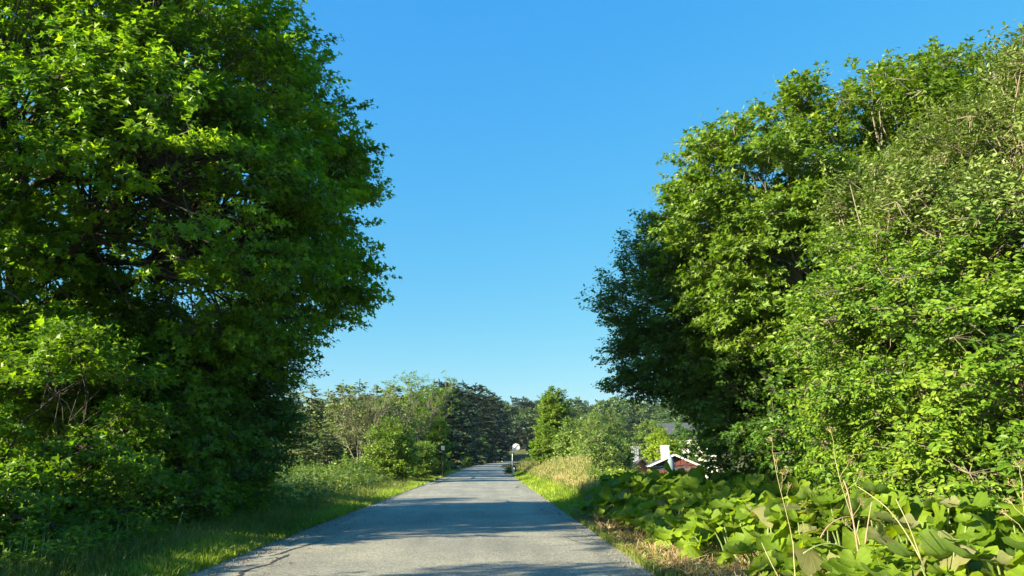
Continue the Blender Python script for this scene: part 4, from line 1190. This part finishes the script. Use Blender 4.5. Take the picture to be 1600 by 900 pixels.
stalk('long pale straight stalk slanting up to the left, longest of the slanting ones', [at(1442, 880, 5.9), at(1415, 830, 6.0), at(1385, 790, 6.1), at(1340, 760, 6.3)], 0.006, M_STALK)
stalk('pale stalk slanting up to the left above the big lit leaf', [at(1440, 875, 5.9), at(1420, 820, 5.9), at(1400, 780, 5.95)], 0.006, M_STALK)

# ------------------------------------------------------------------ houses, garden things, signs
def box_vf(cx, cy, cz, sx, sy, sz):
    x0, x1, y0, y1, z0, z1 = cx - sx / 2, cx + sx / 2, cy - sy / 2, cy + sy / 2, cz - sz / 2, cz + sz / 2
    V = [(x0, y0, z0), (x1, y0, z0), (x1, y1, z0), (x0, y1, z0), (x0, y0, z1), (x1, y0, z1), (x1, y1, z1), (x0, y1, z1)]
    F = [(0, 3, 2, 1), (4, 5, 6, 7), (0, 1, 5, 4), (1, 2, 6, 5), (2, 3, 7, 6), (3, 0, 4, 7)]
    return V, F
def box(name, parent, c_, s_, mat):
    V, F = box_vf(*c_, *s_)
    return link(name, mesh_from(name, V, F, mat), parent)
def poly_prism(name, parent, prof, y0, y1, mat):
    """profile in x/z extruded along y"""
    n = len(prof)
    me = bpy.data.meshes.new(name)
    V = [(x, y0, z) for x, z in prof] + [(x, y1, z) for x, z in prof]
    F = [tuple(range(n))[::-1] if False else tuple(range(n)), tuple(range(2 * n - 1, n - 1, -1))] + [(i, (i + 1) % n + n if False else i + n, (i + 1) % n + n, (i + 1) % n) for i in range(n)]
    me.from_pydata(V, [], F); me.materials.append(mat); me.update()
    return link(name, me, parent)
def slab(name, parent, a, b, y0, y1, t, mat):
    """sloping slab from a=(x,z) to b=(x,z), thickness t above the line"""
    d = unit(np.array([b[0] - a[0], b[1] - a[1]])); n = np.array([-d[1], d[0]])
    if n[1] < 0: n = -n
    prof = [a, b, (b[0] + n[0] * t, b[1] + n[1] * t), (a[0] + n[0] * t, a[1] + n[1] * t)]
    return poly_prism(name, parent, prof, y0, y1, mat)

def gable_house(name, label, px, D, W, depth, z_eave, z_ridge, wall_m, roof_m, rz, board=True, chimneys=(), windows=()):
    x = gx(px, D); z0 = -2.9
    root = thing(name, label, 'house', (x, D, z0), None, rz)
    e, r = z_eave - z0, z_ridge - z0
    poly_prism('wall', root, [(-W / 2, -0.4), (W / 2, -0.4), (W / 2, e), (0, r), (-W / 2, e)], 0, depth, wall_m)
    ov = 0.35; sl = (r - e) / (W / 2)
    slab('roof', root, (-W / 2 - ov, e - ov * sl + 0.02), (0, r + 0.02), -0.45, depth + 0.3, 0.12, roof_m)
    slab('roof', root, (W / 2 + ov, e - ov * sl + 0.02), (0.0, r + 0.02), -0.45, depth + 0.3, 0.12, roof_m)
    if board:
        slab('bargeboard', root, (-W / 2 - ov - 0.02, e - ov * sl - 0.05), (0, r - 0.05), -0.49, -0.455, 0.15, M_WHITE)
        slab('bargeboard', root, (W / 2 + ov + 0.02, e - ov * sl - 0.05), (0, r - 0.05), -0.49, -0.455, 0.15, M_WHITE)
    for (cx, cy, w_, top, m) in chimneys:
        zb = r - abs(cx) * sl - 0.4
        ch = box('chimney', root, (cx, cy, (zb + top - z0) / 2), (w_, w_, top - z0 - zb), m)
        V, F = box_vf(cx, cy, top - z0 + 0.04, w_ + 0.10, w_ + 0.10, 0.08)
        link('cap', mesh_from('cap', V, F, m), ch)
    for (wx, wz, ww, wh) in windows:
        fr = box('window', root, (wx, -0.02, wz - z0), (ww, 0.08, wh), M_WHITE)
        V, F = box_vf(wx - ww * 0.23, -0.065, wz - z0, ww * 0.38, 0.02, wh * 0.82); link('pane', mesh_from('pane', V, F, M_GLASS), fr)
        V, F = box_vf(wx + ww * 0.23, -0.065, wz - z0, ww * 0.38, 0.02, wh * 0.82); link('pane', mesh_from('pane', V, F, M_GLASS), fr)
    return root

h1 = gable_house('red_house', 'red gabled house with white bargeboards and a cream chimney beyond the butterbur', 1053, 70, 4.3, 8.0, 0.80, 1.75, M_RED, M_ROOF, R(-10), True,
                 chimneys=[(-0.75, 1.6, 0.74, 2.6, M_CREAM)], windows=[(-0.9, -0.45, 1.0, 1.0), (1.0, -0.45, 1.0, 1.0)])
# boards of the gable: battens proud of the wall
for k in range(9):
    bx_ = -2.0 + k * 0.5
    ht = (2.0 - 0.3 - abs(bx_) * (1.01 / 2.25)) - 0.35
    box('batten', h1, (bx_, -0.015, 2.9 + 0.35 + ht / 2 - 0.12), (0.05, 0.03, ht), M_RED)
h2 = gable_house('brown_roofed_annex', 'low annex with dark roof and a narrow white chimney beside the red house', 1000, 76, 3.4, 5.0, -0.1, 1.3, M_TIMBER, M_ROOF, R(14), False,
                 chimneys=[(-0.35, 0.5, 0.55, 2.55, M_WHITE)])
h3 = gable_house('white_house', 'white two-storey house with a dark roof, high behind the lime-green bush', 1116, 118, 7.0, 9.0, 4.7, 6.9, M_CREAM, M_ROOF, R(78), True, windows=[(-1.5, 3.3, 1.1, 1.2), (1.5, 3.3, 1.1, 1.2)])
# lean-to roof in front of the red house
porch = thing('pergola', 'white-posted terrace roof in front of the red house', 'pergola', (gx(1050, 63), 63, -2.6))
for dx in (-1.5, -0.4, 1.55):
    box('post', porch, (dx, 0, 1.55), (0.11, 0.11, 3.1), M_WHITE)
box('beam', porch, (0, -0.08, 3.17), (3.6, 0.10, 0.14), M_WHITE)
slab('roof', porch, (-1.9, 3.27), (1.9, 3.47), -0.3, 2.6, 0.06, M_ROOFB)
# closed parasol
par = thing('parasol', 'closed grey-blue parasol standing in front of the red house gable', 'parasol', (gx(1047, 60), 60, -2.6))
V, F = path_tube([(0, 0, 0), (0, 0, 2.0), (0, 0, 4.25)], 0.03, 0.025, 8); link('pole', mesh_from('pole', V, F, M_TIMBER, True), par)
n = 14; prof = [(4.28, 0.02), (4.15, 0.11), (3.8, 0.21), (3.4, 0.25), (3.15, 0.21), (2.95, 0.26), (2.75, 0.20)]
Vp = []; Fp = []
for i, (z, r_) in enumerate(prof):
    for k in range(n):
        rr_ = r_ * (1 + (0.22 if k % 2 else -0.12) * min(1, i / 2)); a = 2 * math.pi * k / n + 0.05 * i
        Vp.append((rr_ * math.cos(a), rr_ * math.sin(a), z))
for i in range(len(prof) - 1):
    for k in range(n):
        k2 = (k + 1) % n; Fp += [(i * n + k, (i + 1) * n + k, (i + 1) * n + k2), (i * n + k, (i + 1) * n + k2, i * n + k2)]
link('cover', mesh_from('cover', Vp, Fp, M_CLOTH, True), par)
V, F = path_tube([(0, 0, 3.02), (0, 0, 3.09)], 0.25, 0.25, 12); link('tie', mesh_from('tie', V, F, M_CLOTH, True), par)

def disc_vf(r, t, n, cx=0, cz=0, cy=0):
    V = []; F = []
    for y in (-t / 2, t / 2):
        V.append((cx, cy + y, cz))
        V += [(cx + r * math.cos(2 * math.pi * k / n), cy + y, cz + r * math.sin(2 * math.pi * k / n)) for k in range(n)]
    m = n + 1
    for k in range(n):
        k2 = (k + 1) % n
        F += [(0, 1 + k, 1 + k2), (m, m + 1 + k2, m + 1 + k), (1 + k, m + 1 + k, m + 1 + k2), (1 + k, m + 1 + k2, 1 + k2)]
    return V, F
SD = 67.0
c_sign = P(806.5, 698.8, SD)
pole_x = c_sign[0] - 0.34
sg = thing('road_sign', 'round white end-of-limit road sign with one slanting black stripe on a grey pole', 'sign', (pole_x, SD, float(ground_z(pole_x, SD))))
gz = float(ground_z(pole_x, SD)); cz_ = c_sign[2] - gz
V, F = path_tube([(0, 0, -0.3), (0, 0, cz_ * 0.5), (0.03, 0, cz_ + 0.15)], 0.03, 0.03, 10); link('pole', mesh_from('pole', V, F, M_STEEL, True), sg)
V, F = disc_vf(0.33, 0.03, 32, 0.34, cz_, -0.05); pl = link('plate', mesh_from('plate', V, F, M_WHITE), sg)
V, F = box_vf(0, 0, 0, 0.44, 0.006, 0.07)
st_ = link('stripe', mesh_from('stripe', V, F, M_BLACK), pl, (0.34, -0.069, cz_ + 0.02)); st_.rotation_euler = (0, R(-47), 0)
for dz in (-0.08, 0.08):
    V, F = box_vf(0.17, -0.01, cz_ + dz, 0.36, 0.03, 0.03); link('bracket', mesh_from('bracket', V, F, M_STEEL), sg)

def marker_post(label, x, y, tilt=0.0):
    g = float(ground_z(x, y))
    root = thing('marker_post', label, 'post', (x, y, g), 'white marker posts along the road')
    root.rotation_euler = (0, tilt, 0)
    poly_prism('post', root, [(-0.06, -0.2), (0.06, -0.2), (0.06, 0.98), (-0.05, 1.05)], -0.03, 0.03, M_WHITE)
    box('band', root, (0.0, 0, 0.80), (0.126, 0.066, 0.16), M_BLACK)
    box('reflector', root, (0.0, -0.036, 0.80), (0.05, 0.01, 0.12), M_AMBER)
M_AMBER = plain_mat('amber_reflector', (0.55, 0.20, 0.02), (0.65, 0.28, 0.04), 20, 0.2)
marker_post('white marker post leaning at the right road edge below the round sign', P(802, 730, 64)[0], 64, R(5))
marker_post('white marker post in the grass on the left verge by the cone-shaped tree', P(695, 724, 70)[0], 70)
marker_post('far white marker post at the bend', float(road_c(214)) - HALF - 0.6, 214)
small_bush('low_bush', 'small dark low bush at the road edge beside the leaning marker post', 'bush', 799, 71, 0.45, 0.5, M_FARD, 120, nb=22, lsize=0.12, bsize=0.25)
ws = P(692, 700, 59)
wsg = thing('small_sign', 'small white sign on a dark post beside the cone-shaped tree on the left', 'sign', (ws[0], 59, float(ground_z(ws[0], 59))))
V, F = path_tube([(0.02, 0.03, -0.2), (0.02, 0.03, 1.0), (0.02, 0.03, ws[2] + 0.3)], 0.03, 0.03, 8); link('pole', mesh_from('pole', V, F, M_BARK, True), wsg)
zz = ws[2] - float(ground_z(ws[0], 59))
me = box('plate', wsg, (0, -0.02, zz), (0.26, 0.02, 0.32), M_WHITE)

# ------------------------------------------------------------------ evening air
def air():
    m = bpy.data.materials.new('evening_air'); m.use_nodes = True
    nt = m.node_tree
    for n in list(nt.nodes):
        if n.type == 'BSDF_PRINCIPLED': nt.nodes.remove(n)
    v = nt.nodes.new("ShaderNodeVolumePrincipled")
    v.inputs['Color'].default_value = (0.80, 0.90, 1.0, 1)
    v.inputs['Density'].default_value = 0.00009
    v.inputs['Anisotropy'].default_value = 0.2
    nt.links.new(v.outputs[0], nt.nodes['Material Output'].inputs['Volume'])
    V, F = box_vf(0, 2350, 18, 6400, 5700, 46)
    o = link('haze', mesh_from('haze', V, F, m)); tag(o, kind='stuff')
air()
